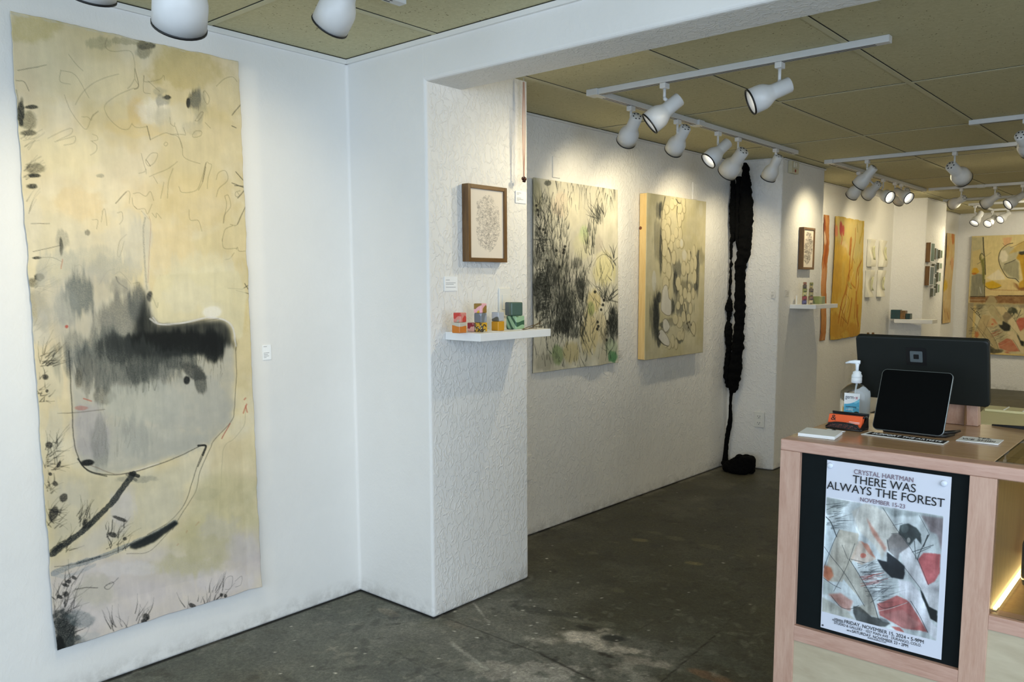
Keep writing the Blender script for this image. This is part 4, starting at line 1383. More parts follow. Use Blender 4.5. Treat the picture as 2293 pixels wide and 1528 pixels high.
# ---- cradled panel with pale ovals
px0 = 0.132
P = Paint((px0, 2.135, 1.921), UY, DZ, 0.745, 1.03, 0.0032, (186, 178, 146), 'x', px0, 37)
P.crop(3.25, 1180, 380)
P.wash((196, 189, 158), .7, 5, .5, .4)
P.wash((176, 166, 122), .4, 6, .56, .2)
for a in ((960, 300, 22, 60, .45), (975, 290, 14, 60, .7), (975, 600, 12, 160, .75), (955, 520, 34, 150, .3), (940, 1050, 22, 150, .85), (925, 1090, 34, 140, .5), (960, 930, 16, 40, .8), (1240, 760, 12, 170, .6),
          (1265, 640, 26, 60, .25), (1080, 830, 20, 90, .7), (1095, 720, 40, 60, .5), (1060, 1000, 14, 60, .8), (1110, 1240, 26, 24, .6), (965, 1230, 18, 60, .8), (985, 1130, 26, 20, .6), (1160, 860, 60, 50, .35),
          (1230, 850, 14, 30, .6), (1150, 1010, 60, 60, .3), (1180, 1140, 40, 40, .3), (1110, 960, 50, 100, .3), (1060, 1110, 60, 30, .3), (1000, 1170, 40, 30, .35)):
    P.blob(a[0], a[1], a[2], a[3], (40, 44, 44), a[4], rough=.7, streak=True)
P.poly([(985, 240), (1010, 225), (1035, 300), (1040, 500), (1035, 640), (1045, 800), (1055, 880), (1050, 1060), (1010, 1075), (972, 1030), (980, 900), (985, 700), (975, 420)], (196, 186, 148), .9, 3, .3)
ovals = [(1010, 290, 22, 34), (990, 330, 14, 40), (1055, 250, 16, 40), (1080, 230, 14, 30), (1110, 280, 18, 40), (1140, 240, 10, 46), (1145, 290, 8, 26), (1000, 400, 24, 40), (1030, 380, 14, 34), (1110, 370, 14, 50),
         (1130, 340, 10, 30), (1020, 470, 22, 70), (995, 480, 12, 40), (1060, 500, 14, 30), (1085, 460, 14, 40), (1115, 470, 12, 50), (1050, 560, 12, 40), (1100, 540, 14, 30), (1125, 540, 14, 34), (1000, 570, 20, 60),
         (1030, 640, 16, 60), (1070, 640, 12, 50), (1150, 640, 18, 50), (1180, 620, 10, 40), (1215, 600, 10, 50), (1000, 700, 18, 50), (1030, 740, 18, 60), (1140, 720, 16, 50), (1170, 720, 12, 40), (1200, 700, 12, 50),
         (1225, 680, 10, 50), (1100, 830, 16, 50), (1010, 830, 20, 50), (1120, 880, 10, 40), (1150, 900, 14, 40), (1180, 860, 10, 30), (1220, 780, 12, 50), (1125, 950, 12, 34), (1180, 930, 14, 40), (1210, 900, 10, 40),
         (1100, 990, 12, 30), (1150, 1000, 12, 40), (1190, 1010, 10, 40), (1110, 1110, 20, 40), (1080, 1090, 16, 36), (1140, 1070, 14, 40), (1175, 1080, 12, 30), (1060, 1250, 12, 46), (1085, 1270, 10, 36), (1035, 1280, 12, 26),
         (1110, 1210, 16, 34), (1130, 1200, 12, 40), (1010, 1270, 10, 26), (1210, 1160, 14, 50)]
for (x, y, rx, ry) in ovals:
    P.blob(x + 2, y + 2, rx * 1.12, ry * .98, (96, 88, 60), .42, rough=.15, hard=2.5)
    P.blob(x, y, rx * .95, ry * .88, (204, 194, 158), .95, rough=.12, hard=2.5)
for pts in (((985, 880), (1000, 845), (1022, 850), (1032, 930), (1050, 960), (1048, 1050), (1020, 1062), (985, 1035), (975, 1000)), ((990, 1095), (1010, 1085), (1030, 1110), (1040, 1150), (1010, 1185), (990, 1150)),
            ((960, 1180), (985, 1165), (1030, 1230), (1035, 1280), (1000, 1275), (958, 1225))):
    P.poly(pts, (206, 202, 190), .95, 1.6, .1, spline=True)
    P.line(pts + (pts[0],), 2.5, (60, 54, 40), .7)
P.blob(925, 808, 13, 66, (202, 200, 186), .85, rough=.2, hard=2)
P.blob(1125, 535, 10, 30, (206, 204, 192), .8, rough=.2)
P.blob(1145, 620, 16, 40, (206, 202, 186), .8, rough=.2)
P.blob(1175, 930, 12, 34, (208, 200, 166), .8, rough=.2)
P.blob(1265, 290, 14, 60, (204, 200, 184), .5, rough=.5)
for pl in (((1005, 200), (985, 300), (980, 380), (975, 470)), ((1085, 215), (1100, 240), (1118, 245), (1122, 225)), ((1095, 270), (1090, 330), (1100, 400)), ((975, 480), (985, 560), (980, 640), (985, 700), (975, 750)),
           ((1250, 590), (1245, 660), (1238, 760), (1235, 850), (1242, 872)), ((1070, 760), (1075, 830), (1090, 870), (1085, 960), (1055, 1040)), ((1170, 760), (1165, 840), (1180, 880)), ((1145, 980), (1160, 1080), (1170, 1130), (1200, 1190), (1222, 1215)),
           ((1030, 570), (1045, 620), (1050, 660)), ((965, 1190), (955, 1230), (990, 1270), (1030, 1288)), ((1190, 600), (1195, 640))):
    P.line(pl, 6.5, (30, 30, 26), .9, .3, taper=True)
P.grass((915, 920, 960, 1190), 40, 90, 90, 5, 5, (34, 38, 38), .6, seed=63)
P.grass((1130, 1150, 1210, 1180), 12, 36, 260, 10, 2, (50, 46, 36), .6, seed=60)
for (x, y) in ((1180, 1110), (1195, 1130), (1175, 1150), (1165, 1120)):
    P.blob(x, y, 5, 8, (50, 44, 34), .7, rough=.4)
t = thing('panel_painting', (0.078, 2.135, 0.892), 'deep-sided panel painting of pale drips and ovals, bare pine edge towards us', 'painting')
MB().box((0.0785, 2.137, 0.893), (px0 - 0.0035, 2.878, 1.920)).build('cradle', MPINE, t, 0.002)
P.mesh('painted_face', MCANVAS, t, thick=0.003)
MB().lathe([(0.001, 0), (0.010, 0.0), (0.011, -0.001)], (0, -1, 0), (0.086, 2.1365, 1.71), 14, cap=False).build('knot', plain('pine_knot', (110, 62, 30), .6), t)

# ---- narrow rust strip and the yellow canvas on the third bay wall
P = Paint((0.118, 5.065, 1.968), UY, DZ, 0.122, 1.12, 0.005, (176, 112, 56), 'x', 0.118, 43)
P.crop(4.002, 1720, 460)
P.wash((196, 148, 96), .7, 8, .5, .3)
P.blob(515, 420, 18, 140, (160, 78, 22), .85, rough=.6, streak=True)
P.blob(500, 180, 14, 70, (110, 46, 24), .8, rough=.6, streak=True)
P.blob(505, 290, 12, 60, (216, 200, 180), .75, rough=.6, streak=True)
P.blob(490, 640, 30, 130, (196, 140, 96), .8, rough=.5)
P.blob(470, 900, 30, 200, (182, 134, 78), .7, rough=.5)
P.blob(460, 1180, 20, 50, (150, 88, 40), .7, rough=.5)
P.line(((512, 100), (505, 200), (520, 330), (500, 560)), 9, (140, 62, 24), .7)
sv_e = vnoise(P.ny, P.nx, 12, 2, np.random.RandomState(9), 3)
o = P.mesh('hanging_canvas', MCANVAS, thick=0.0015, loc=(0.118, 5.065, 1.968), offset=lambda U, V: ((sv_e[:, :1] - .5) * .03 * np.ones_like(U), 0 * U), wave=lambda u, v: 0.006 * np.sin(v * 9))
tag(o, 'narrow rust-brown canvas strip emerging from behind the second pier', 'painting', 'unstretched canvases')

P = Paint((0.118, 5.310, 1.968), UY, DZ, 0.795, 1.125, 0.0045, (204, 172, 82), 'x', 0.118, 47)
P.crop(4.002, 1720, 460)
P.wash((196, 152, 48), .6, 4, .5, .4)
P.poly([(600, 110), (850, 145), (845, 420), (760, 500), (640, 380), (600, 300)], (206, 192, 140), .85, 8, .5)
P.blob(660, 390, 50, 60, (222, 196, 150), .8, rough=.6)
P.blob(610, 600, 50, 260, (202, 152, 46), .7, rough=.6, streak=True)
P.blob(640, 440, 60, 80, (218, 176, 66), .7, rough=.6)
P.blob(800, 500, 40, 200, (196, 182, 116), .6, rough=.6, streak=True)
P.blob(600, 1080, 90, 120, (182, 130, 40), .7, rough=.7)
P.blob(760, 1120, 60, 70, (190, 134, 44), .7, rough=.7)
P.blob(600, 230, 12, 60, (206, 96, 86), .7, rough=.6, streak=True)
P.blob(640, 210, 12, 60, (182, 44, 62), .85, 0, rough=.6, streak=True)
P.blob(660, 230, 10, 44, (190, 54, 62), .8, rough=.6, streak=True)
P.line(((640, 250), (650, 300), (642, 350)), 8, (196, 84, 50), .8)
P.line(((735, 310), (732, 380), (728, 430)), 26, (168, 86, 22), .85, .4)
for pl, w_ in ((((735, 400), (730, 520), (722, 620), (700, 740), (660, 860), (630, 1000)), 13), (((776, 210), (775, 330), (760, 420), (748, 560)), 8), (((830, 500), (790, 600), (780, 760), (780, 1000)), 10),
               (((720, 620), (740, 700), (770, 740)), 7), (((800, 560), (800, 700), (770, 860), (760, 1010)), 8), (((740, 840), (725, 940), (700, 1070)), 14), (((700, 740), (690, 860), (660, 960), (640, 1080)), 7),
               (((790, 900), (785, 1000), (800, 1080)), 14), (((660, 870), (640, 960), (622, 1050)), 9), (((690, 880), (672, 1000), (655, 1085)), 6), (((745, 560), (705, 660), (690, 800)), 5)):
    P.line(pl, w_, (166, 92, 26), .8, .4)
for pl in (((722, 620), (715, 720), (745, 750)), ((700, 800), (720, 860), (700, 960)), ((830, 480), (800, 640)), ((640, 900), (690, 1040)), ((790, 170), (795, 240)), ((760, 480), (775, 520)), ((650, 1000), (700, 1060))):
    P.line(pl, 3, (110, 64, 24), .8)
for pl, w_ in ((((760, 600), (720, 740), (690, 880)), 9), (((800, 640), (780, 760)), 10), (((700, 860), (670, 960)), 10), (((745, 420), (740, 520)), 8), (((820, 420), (800, 520)), 8), (((735, 640), (725, 740)), 6)):
    P.line(pl, w_, (218, 196, 136), .75, .5)
P.line(((845, 150), (838, 240), (818, 330)), 16, (172, 142, 34), .7, .5)
P.line(((790, 150), (800, 240)), 8, (160, 146, 60), .6, .5)
P.blob(725, 710, 12, 34, (176, 156, 70), .8, -30, rough=.5)
yl_e = vnoise(P.ny, P.nx, 16, 2, np.random.RandomState(19), 3)
yl_f = vnoise(P.ny, P.nx, 2, 10, np.random.RandomState(20), 3)
o = P.mesh('hanging_canvas', MCANVAS, thick=0.0015, loc=(0.118, 5.31, 1.968), offset=lambda U, V: ((U - .5) * (yl_e[:, :1] - .5) * .035, (V - .5) * (yl_f[:1, :] - .5) * .03), wave=lambda u, v: 0.008 + 0.006 * np.sin(v * 6 + u * 4))
tag(o, 'unstretched golden yellow canvas with rust brown branches and a pink mark on top', 'painting', 'unstretched canvases')

# ---- tall narrow amber canvas in the fourth bay
P = Paint((0.168, 9.0, 1.980), UY, DZ, 0.385, 1.13, 0.006, (206, 176, 122), 'x', 0.168, 53)
P.crop(4.002, 1720, 460)
P.wash((216, 196, 150), .7, 6, .5, .3)
P.blob(1650, 290, 12, 60, (196, 110, 50), .85, rough=.6)
P.blob(1590, 420, 26, 60, (210, 164, 90), .7, rough=.6)
P.blob(1640, 520, 14, 60, (214, 150, 110), .6, rough=.6)
P.blob(1585, 720, 22, 50, (206, 164, 30), .8, rough=.6)
P.blob(1600, 980, 30, 60, (190, 154, 100), .6, rough=.6)
P.line(((1625, 505), (1625, 530)), 5, (120, 70, 40), .8)
P.line(((1575, 860), (1570, 920), (1580, 960)), 5, (150, 96, 60), .7)
P.line(((1600, 960), (1612, 1020)), 6, (150, 96, 60), .7)
o = P.mesh('hanging_canvas', MCANVAS, thick=0.0015, loc=(0.168, 9.0, 1.98), wave=lambda u, v: 0.006 + 0.006 * np.sin(v * 7))
tag(o, 'tall narrow amber canvas between the last pier and the end wall', 'painting', 'unstretched canvases')


# ---- the forest composition, shared by the big canvas and the poster
def forest(P, warm=0.0):
    """strokes in the poster's own drawing coordinates"""
    def c(col):
        k = np.array(col, float)
        return tuple(k * (1 - warm) + (k * np.array([1.0, .93, .76])) * warm)
    P.poly([(97, 300), (932, 435), (885, 1325), (65, 1120)], c((196, 204, 206)), 1, 1, .1)
    P.poly([(97, 300), (270, 330), (200, 400), (100, 420)], c((120, 126, 122)), .7, 5, .6)
    P.poly([(480, 370), (932, 435), (925, 560), (760, 440), (560, 430)], c((130, 140, 140)), .6, 8, .7, True)
    P.poly([(770, 430), (932, 450), (925, 700), (880, 560), (830, 540)], c((120, 92, 96)), .6, 8, .7, True)
    P.poly([(275, 400), (380, 340), (520, 400), (680, 650), (520, 670), (500, 740), (440, 640), (330, 540)], c((206, 204, 196)), .85, 5, .4)
    P.poly([(380, 440), (430, 520), (530, 660), (520, 690), (420, 560)], c((190, 120, 100)), .7, 6, .7)
    P.poly([(90, 430), (165, 560), (190, 640), (100, 780), (75, 700)], c((206, 218, 224)), .85, 5, .3)
    P.poly([(190, 530), (330, 560), (310, 700), (210, 900), (130, 900), (80, 870), (110, 740), (150, 620)], c((184, 178, 164)), .9, 4, .4)
    P.poly([(80, 780), (130, 800), (150, 860), (110, 900), (70, 860)], c((196, 100, 60)), .75, 6, .5)
    P.poly([(330, 610), (400, 640), (450, 740), (350, 780), (270, 740)], c((200, 184, 170)), .9, 4, .4)
    P.blob(362, 715, 22, 18, c((196, 96, 80)), .7, rough=.7)
    P.poly([(340, 610), (390, 630), (450, 735), (400, 700)], c((196, 110, 86)), .6, 4, .6)
    P.poly([(260, 740), (310, 820), (420, 1000), (470, 1160), (380, 1130), (300, 1090), (370, 1060), (200, 860), (220, 760)], c((176, 174, 164)), .95, 3, .3)
    P.poly([(70, 880), (150, 930), (150, 1000), (75, 990)], c((176, 184, 180)), .8, 5, .4)
    P.poly([(110, 990), (200, 980), (290, 1040), (270, 1110), (210, 1090)], c((184, 110, 90)), .7, 6, .6)
    P.poly([(65, 1010), (250, 1110), (300, 1170), (65, 1120)], c((164, 162, 150)), .8, 5, .5)
    P.poly([(460, 1060), (600, 1000), (690, 1040), (790, 1200), (820, 1260), (640, 1230), (480, 1140)], c((180, 92, 88)), .85, 4, .4)
    P.poly([(500, 1130), (640, 1100), (780, 1210), (660, 1240)], c((196, 160, 156)), .6, 8, .5)
    P.poly([(610, 890), (700, 900), (780, 1000), (840, 1180), (885, 1230), (880, 1320), (820, 1265), (700, 1060), (620, 980)], c((214, 216, 222)), .95, 4, .2)
    P.poly([(620, 680), (690, 650), (760, 770), (830, 930), (900, 900), (890, 1110), (830, 1080), (770, 950), (650, 800)], c((212, 214, 218)), .95, 3, .2)
    P.poly([(750, 740), (790, 695), (910, 705), (905, 840), (870, 900), (820, 925), (770, 800)], c((184, 92, 94)), .92, 4, .3)
    P.poly([(530, 610), (570, 560), (640, 560), (690, 650), (620, 700), (610, 750), (540, 680)], c((112, 108, 108)), .85, 4, .4)
    P.poly([(625, 500), (680, 485), (740, 520), (770, 560), (775, 635), (735, 590), (690, 645), (650, 590), (610, 560)], c((48, 58, 58)), .92, 4, .3)
    P.blob(655, 520, 26, 30, c((130, 140, 140)), .6, rough=.5)
    P.blob(684, 605, 12, 18, c((200, 200, 196)), .8, rough=.3)
    P.poly([(460, 742), (530, 760), (530, 690), (600, 740), (655, 790), (655, 850), (645, 885), (560, 870), (500, 810)], c((40, 46, 52)), .97, 1.6, .12)
    P.poly([(765, 950), (790, 990), (830, 1080), (888, 1110), (886, 1192), (840, 1165), (810, 1080), (780, 1010)], c((24, 32, 34)), .97, 1.6, .1)
    P.poly([(290, 1075), (340, 1080), (420, 1150), (520, 1170), (555, 1200), (520, 1222), (400, 1220), (320, 1190), (290, 1120)], c((58, 60, 58)), .88, 4, .4)
    P.poly([(470, 1150), (530, 1170), (552, 1195), (500, 1185)], c((150, 156, 160)), .8, 2, .2)
    P.poly([(560, 1220), (620, 1225), (655, 1262), (600, 1250)], c((176, 84, 76)), .8, 2, .3)
    rs = np.random.RandomState(77)
    for i in range(26):
        x, y = rs.uniform(95, 180), rs.uniform(340, 530)
        P.line([(x, y), (x + rs.uniform(60, 130), y - rs.uniform(-10, 40))], 3.2, c((50, 58, 60)), .8, taper=True)
    for i in range(60):
        x, y = rs.uniform(300, 420), rs.uniform(760, 1060)
        x += (y - 760) * .35
        P.line([(x, y), (x + rs.uniform(60, 180), y - rs.uniform(-20, 60))], 3.0, c((60, 64, 68)), .75, taper=True)
    for i in range(14):
        x, y = rs.uniform(330, 420), rs.uniform(860, 940)
        P.line([(x, y), (x + rs.uniform(60, 160), y - rs.uniform(0, 40))], 5, c((150, 84, 80)), .5)
    for pl, w_ in ((((95, 440), (130, 480), (170, 580)), 6), (((190, 530), (140, 640), (80, 800)), 3), (((80, 650), (130, 720), (240, 860), (370, 1075)), 3), (((300, 630), (240, 800), (150, 970)), 2.5),
                   (((260, 740), (330, 850), (420, 1010), (470, 1170)), 4), (((210, 640), (250, 740)), 2.5), (((500, 375), (600, 530), (685, 645)), 3), (((690, 650), (760, 770), (825, 925)), 3),
                   (((725, 610), (735, 740)), 4), (((830, 565), (770, 680), (745, 745)), 5), (((820, 570), (790, 650)), 7), (((710, 690), (860, 640)), 4), (((740, 700), (840, 655)), 3), (((700, 1040), (760, 1140), (790, 1200), (820, 1262)), 4),
                   (((655, 800), (770, 950)), 3), (((70, 870), (140, 920), (200, 950)), 3), (((130, 1000), (200, 1080), (270, 1095), (330, 1070)), 3), (((460, 1060), (520, 1090), (680, 1050)), 3), (((530, 600), (545, 680)), 3),
                   (((640, 485), (570, 500)), 2), (((560, 560), (610, 555)), 3), (((270, 740), (370, 765)), 3), (((830, 560), (760, 430)), 2)):
        P.line(pl, w_, c((44, 50, 54)), .85)
    P.line(((470, 1110), (560, 1090), (675, 1050)), 4, c((230, 226, 222)), .8)
    P.line(((330, 380), (300, 480), (330, 560)), 10, c((226, 228, 228)), .6)


# ---- big stretched canvas on the end wall
ye = 9.572
Wb = 1.55
P = Paint((0.332, ye, 1.957), (1, 0, 0), DZ, Wb, 1.510, 0.0045, (212, 194, 138), 'y', ye, 59)
P.softk = 0.2
P.crop(5.27, 2160, 520)
P.wash((214, 196, 138), .7, 4, .5, .3)
P.poly([(85, 60), (225, 60), (240, 760), (60, 760)], (170, 164, 130), .8, 3, .3)
P.poly([(90, 230), (190, 200), (210, 420), (200, 500), (90, 500)], (204, 180, 116), .8, 6, .4)
P.blob(125, 460, 40, 40, (206, 156, 30), .85, rough=.6)
P.blob(115, 492, 28, 12, (176, 96, 40), .8, rough=.6)
P.poly([(85, 520), (150, 490), (225, 500), (232, 760), (68, 760)], (116, 116, 100), .9, 3, .5, True)
P.line(((180, 650), (195, 720)), 8, (206, 206, 196), .8)
P.line(((218, 62), (225, 200), (238, 330), (245, 500)), 10, (26, 28, 24), .95)
P.line(((238, 560), (236, 700), (236, 765)), 8, (30, 30, 26), .95)
P.poly([(185, 260), (215, 250), (235, 300), (238, 520), (225, 640), (212, 600), (205, 420), (180, 310)], (104, 104, 44), .9, 2, .3)
P.poly([(195, 262), (220, 262), (232, 300), (200, 330)], (214, 200, 150), .9, 2, .2)
P.line(((182, 330), (178, 290), (200, 250), (230, 280)), 5, (30, 30, 26), .9)
P.line(((150, 378), (195, 350)), 6, (90, 90, 80), .8)
P.line(((245, 290), (312, 240)), 2.5, (80, 76, 60), .7)
P.poly([(255, 540), (400, 440), (470, 520), (480, 560), (330, 570)], (226, 216, 190), .85, 4, .3)
P.poly([(450, 70), (560, 60), (540, 130), (470, 160)], (214, 150, 110), .7, 5, .4)
P.poly([(410, 260), (450, 200), (520, 160), (600, 190), (720, 100), (760, 160), (700, 260), (640, 340), (640, 580), (520, 540), (440, 430), (400, 330)], (176, 170, 140), .9, 3, .3)
P.poly([(430, 220), (480, 215), (515, 280), (500, 340), (440, 360), (412, 300)], (224, 214, 186), .95, 3, .1)
P.poly([(470, 380), (590, 330), (640, 360), (640, 560), (540, 520), (450, 440)], (136, 132, 104), .85, 4, .5, True)
P.poly([(520, 260), (640, 130), (760, 80), (760, 200), (620, 230)], (198, 164, 84), .8, 4, .4)
P.line(((570, 130), (500, 150), (430, 210), (402, 290), (408, 360), (440, 440), (500, 530), (560, 545), (600, 550), (640, 590)), 7, (28, 26, 22), .95)
P.line(((470, 380), (560, 345), (600, 325)), 6, (34, 32, 26), .9)
P.line(((540, 185), (620, 150), (700, 110)), 4, (90, 60, 40), .8)
P.line(((450, 130), (470, 155), (490, 165)), 4, (120, 70, 50), .7)
P.poly([(640, 250), (700, 250), (760, 320), (760, 680), (640, 670), (640, 600), (690, 560), (650, 340), (610, 310)], (184, 136, 26), .92, 3, .3)
P.blob(690, 245, 50, 22, (34, 34, 30), .9, rough=.7)
P.poly([(565, 592), (620, 610), (650, 660), (760, 640), (760, 700), (640, 690), (580, 640)], (120, 72, 34), .85, 3, .3)
P.poly([(245, 580), (570, 560), (640, 700), (760, 700), (760, 760), (245, 740)], (202, 176, 120), .85, 5, .5)
P.poly([(245, 600), (330, 575), (440, 630), (400, 660), (300, 672), (248, 650)], (200, 158, 24), .92, 3, .2)
P.line(((245, 640), (290, 670), (370, 665), (430, 645)), 6, (44, 40, 24), .9)
P.poly([(60, 760), (800, 745), (800, 850), (400, 840), (60, 830)], (104, 62, 32), .9, 4, .5)
P.line(((60, 800), (240, 800)), 12, (196, 180, 146), .6, .6)
P.line(((400, 750), (800, 755)), 12, (50, 36, 24), .8, .4)
P.line(((70, 762), (240, 764)), 8, (26, 26, 22), .9)
P.line(((300, 680), (640, 690)), 14, (150, 100, 56), .5, .6)
# lower part: the figures of the forest
src = np.array([[170, 575, 1], [655, 790, 1], [370, 1085, 1]], float)
dst = np.array([[190, 1015], [538, 1100], [330, 1345]], float)
AF = np.linalg.solve(src, dst)
k = 1 / 5.27
old = P.img.copy()
P.A = (AF[0, 0] * k, AF[1, 0] * k, AF[2, 0] * k + 2160, AF[0, 1] * k, AF[1, 1] * k, AF[2, 1] * k + 520)
forest(P, 0.9)
P.crop(5.27, 2160, 520)
# keep the painted band above the figures
yband = int(P.g(100, 838)[1])
msk = np.clip((np.arange(P.ny) - yband) / 6.0, 0, 1)[:, None, None]
P.img = old * (1 - msk) + P.img * msk
xl_ = int(P.g(95, 1100)[0])
P.img[yband:, :xl_] = (176, 168, 142)
P.grass((45, 1120, 90, 1260), 40, 70, 10, 14, 3, (60, 60, 54), .7, seed=61)
P.grass((70, 880, 200, 960), 30, 90, 30, 12, 3, (60, 60, 54), .7, seed=62)
P.line(((72, 890), (130, 950), (185, 1010)), 5, (50, 50, 46), .9)
P.line(((60, 1000), (140, 1110), (240, 1250), (330, 1340)), 3, (60, 58, 50), .8)
P.blob(300, 1400, 40, 26, (60, 62, 56), .8, rough=.8)
P.img[yband:] = P.img[yband:] * np.array([0.97, 0.93, 0.84])
P.poly([(60, 836), (800, 850), (800, 900), (420, 880), (60, 880)], (120, 116, 96), .6, 6, .6)
P.poly([(245, 830), (290, 755), (350, 760), (385, 820), (360, 860), (420, 960), (470, 1040), (390, 1060), (300, 960), (270, 900)], (172, 160, 118), .92, 3, .3)
P.line(((245, 830), (262, 790), (300, 752), (350, 760), (382, 810), (378, 835)), 3, (90, 86, 66), .8)
P.line(((270, 900), (330, 860), (420, 980)), 3, (120, 100, 70), .7)
t = thing('stretched_canvas', (0.332, 9.60, 0.447), 'large stretched canvas of curved grey, gold and black figures on the end wall', 'painting')
MB().box((0.333, ye + 0.002, 0.448), (0.332 + Wb - 0.001, 9.615, 1.956)).build('stretcher', plain('raw_canvas_edge', (202, 194, 168), .8), t, 0.002)
P.mesh('painted_face', MCANVAS, t, thick=0.002)

# ---- framed drawings (front bay pier and second pier)
MPAPER = painted('drawing_paper', 0.8, 0.05, 0.2)


def framed(y0, z0, W, H, x0, depth, fw, crop, outline, label, n, ln, seed):
    t = thing('framed_drawing', (x0, y0, z0), label, 'framed drawing')
    x1 = x0 + depth
    MB().box((x0 + 0.001, y0, z0), (x1, y0 + fw, z0 + H)).build('frame_side', MWALNUT, t, 0.0012)
    MB().box((x0 + 0.001, y0 + W - fw, z0), (x1, y0 + W, z0 + H)).build('frame_side', MWALNUT, t, 0.0012)
    MB().box((x0 + 0.001, y0 + fw, z0), (x1, y0 + W - fw, z0 + fw)).build('frame_rail', MWALNUT_H, t, 0.0012)
    MB().box((x0 + 0.001, y0 + fw, z0 + H - fw), (x1, y0 + W - fw, z0 + H)).build('frame_rail', MWALNUT_H, t, 0.0012)
    xp = x1 - 0.008
    P = Paint((xp, y0 + fw, z0 + H - fw), UY, DZ, W - 2 * fw, H - 2 * fw, 0.0011, (226, 216, 200), 'x', xp, seed)
    P.crop(*crop)
    P.tex = 0.02
    P.scribble(outline, n, ln, 1.9 * crop[0] / 7.64, (84, 80, 76), .75, seed)
    P.scribble(outline, n // 4, ln * .6, 4.2 * crop[0] / 7.64, (110, 106, 100), .45, seed + 1)
    P.mesh('drawing', MPAPER, t, thick=0.001)
    MB().box((x0 + 0.002, y0 + fw * .8, z0 + fw * .8), (xp - 0.0015, y0 + W - fw * .8, z0 + H - fw * .8)).build('backing', MCARD, t)
    return t


framed(0.190, 1.463, 0.236, 0.313, 0.48, 0.036, 0.0165, (7.641, 1025, 400),
       [(440, 290), (530, 270), (600, 310), (650, 440), (700, 500), (720, 640), (715, 780), (735, 900), (700, 1000), (650, 1150), (580, 1250), (520, 1290), (450, 1200), (350, 1130), (320, 1000), (310, 820), (350, 780), (300, 690), (330, 560), (320, 400), (400, 340)],
       'walnut framed ink drawing of a scribbled oval, on the first pier above the shelf', 620, 90, 5)
framed(3.752, 1.470, 0.222, 0.310, 0.433, 0.036, 0.0165, (4.002, 1720, 460),
       [(345, 235), (385, 250), (405, 330), (395, 420), (375, 500), (345, 540), (320, 500), (318, 420), (330, 320)],
       'walnut framed ink drawing on the second pier, above the small stacked cubes', 300, 40, 6)

# ---- four small white reliefs
MREL = plain('plaster_white', (226, 222, 206), 0.7, 0, 0.03, 20, 0.3)
MGRN = plain('faint_green_mark', (206, 204, 168), 0.8, 0, 0.1)
for (ya, yb, za, zb, lab) in ((6.245, 6.40, 1.529, 1.800, 'upper left one of four small white wall reliefs'), (6.604, 6.765, 1.529, 1.799, 'upper right one of four small white wall reliefs'),
                              (6.232, 6.375, 1.221, 1.492, 'lower left one of four small white wall reliefs'), (6.59, 6.735, 1.221, 1.495, 'lower right one of four small white wall reliefs')):
    t = thing('plaster_relief', (0.112, ya, za), lab + ', beside the yellow canvas', 'relief', 'small white wall reliefs')
    n = 14
    a = MB()
    pts = []
    for i in range(n + 1):
        v = i / n
        wob = 0.010 * math.sin(v * 7 + ya * 9)
        z = za + (zb - za) * (1 - v)
        xo = 0.135 + 0.028 * (0.5 + 0.5 * math.cos(v * 6.0 + za * 5))
        pts.append(((0.113, ya + wob * .2, z), (xo, ya + wob, z), (xo - 0.004, yb + wob, z), (0.113, yb + wob * .2, z)))
    vv = [p for q in pts for p in q]
    ff = []
    for i in range(n):
        for j in range(4):
            ff.append((i * 4 + j, i * 4 + (j + 1) % 4, (i + 1) * 4 + (j + 1) % 4, (i + 1) * 4 + j))
    ff += [(3, 2, 1, 0), tuple(n * 4 + j for j in range(4))]
    a.add(vv, ff, True)
    a.build('block', MREL, t, 0.002)
    b = MB()
    for k_ in range(3):
        yy = ya + (yb - ya) * (.35 + .15 * k_)
        b.tube([(0.150 + .014 * (.5 + .5 * math.cos((1 - q) * 6.0 + za * 5)), yy + .01 * math.sin(q * 9 + k_), za + (zb - za) * (.25 + .5 * q)) for q in (0, .3, .6, 1)], 0.0045, 6)
    b.build('leaf_mark', MGRN, t)

# ---- small framed blocks climbing the third pier
MTEAL = [plain('teal_%d' % i, c, .45, 0, .15, 60) for i, c in enumerate(((78, 112, 108), (84, 104, 114), (96, 116, 96), (92, 112, 122), (70, 92, 100), (140, 158, 140), (128, 148, 128), (108, 124, 122), (136, 156, 136), (124, 136, 132)))]
blocks = [((1440, 333, 1493, 508), 0, 'tallest teal tile in a brown box frame, top of the cluster on the third pier'), ((1500, 385, 1523, 485), 1, 'narrow blue tile right of the tallest one on the third pier'),
          ((1536, 400, 1563, 475), 2, 'small olive green tile, uppermost on the outer side of the cluster'), ((1430, 545, 1485, 718), 3, 'tall blue tile in a brown box frame, below the tallest one'),
          ((1488, 523, 1512, 615), 4, 'dark blue tile in the middle column of the cluster'), ((1524, 515, 1560, 570), 5, 'pale green tile beside the dark blue one'),
          ((1519, 600, 1548, 685), 6, 'pale green tile third down in the outer column'), ((1478, 648, 1503, 722), 7, 'grey tile below the dark blue one in the middle column'),
          ((1511, 705, 1537, 785), 8, 'pale green tile lowest in the outer column'), ((1475, 745, 1500, 818), 9, 'grey-green tile at the very bottom of the cluster')]
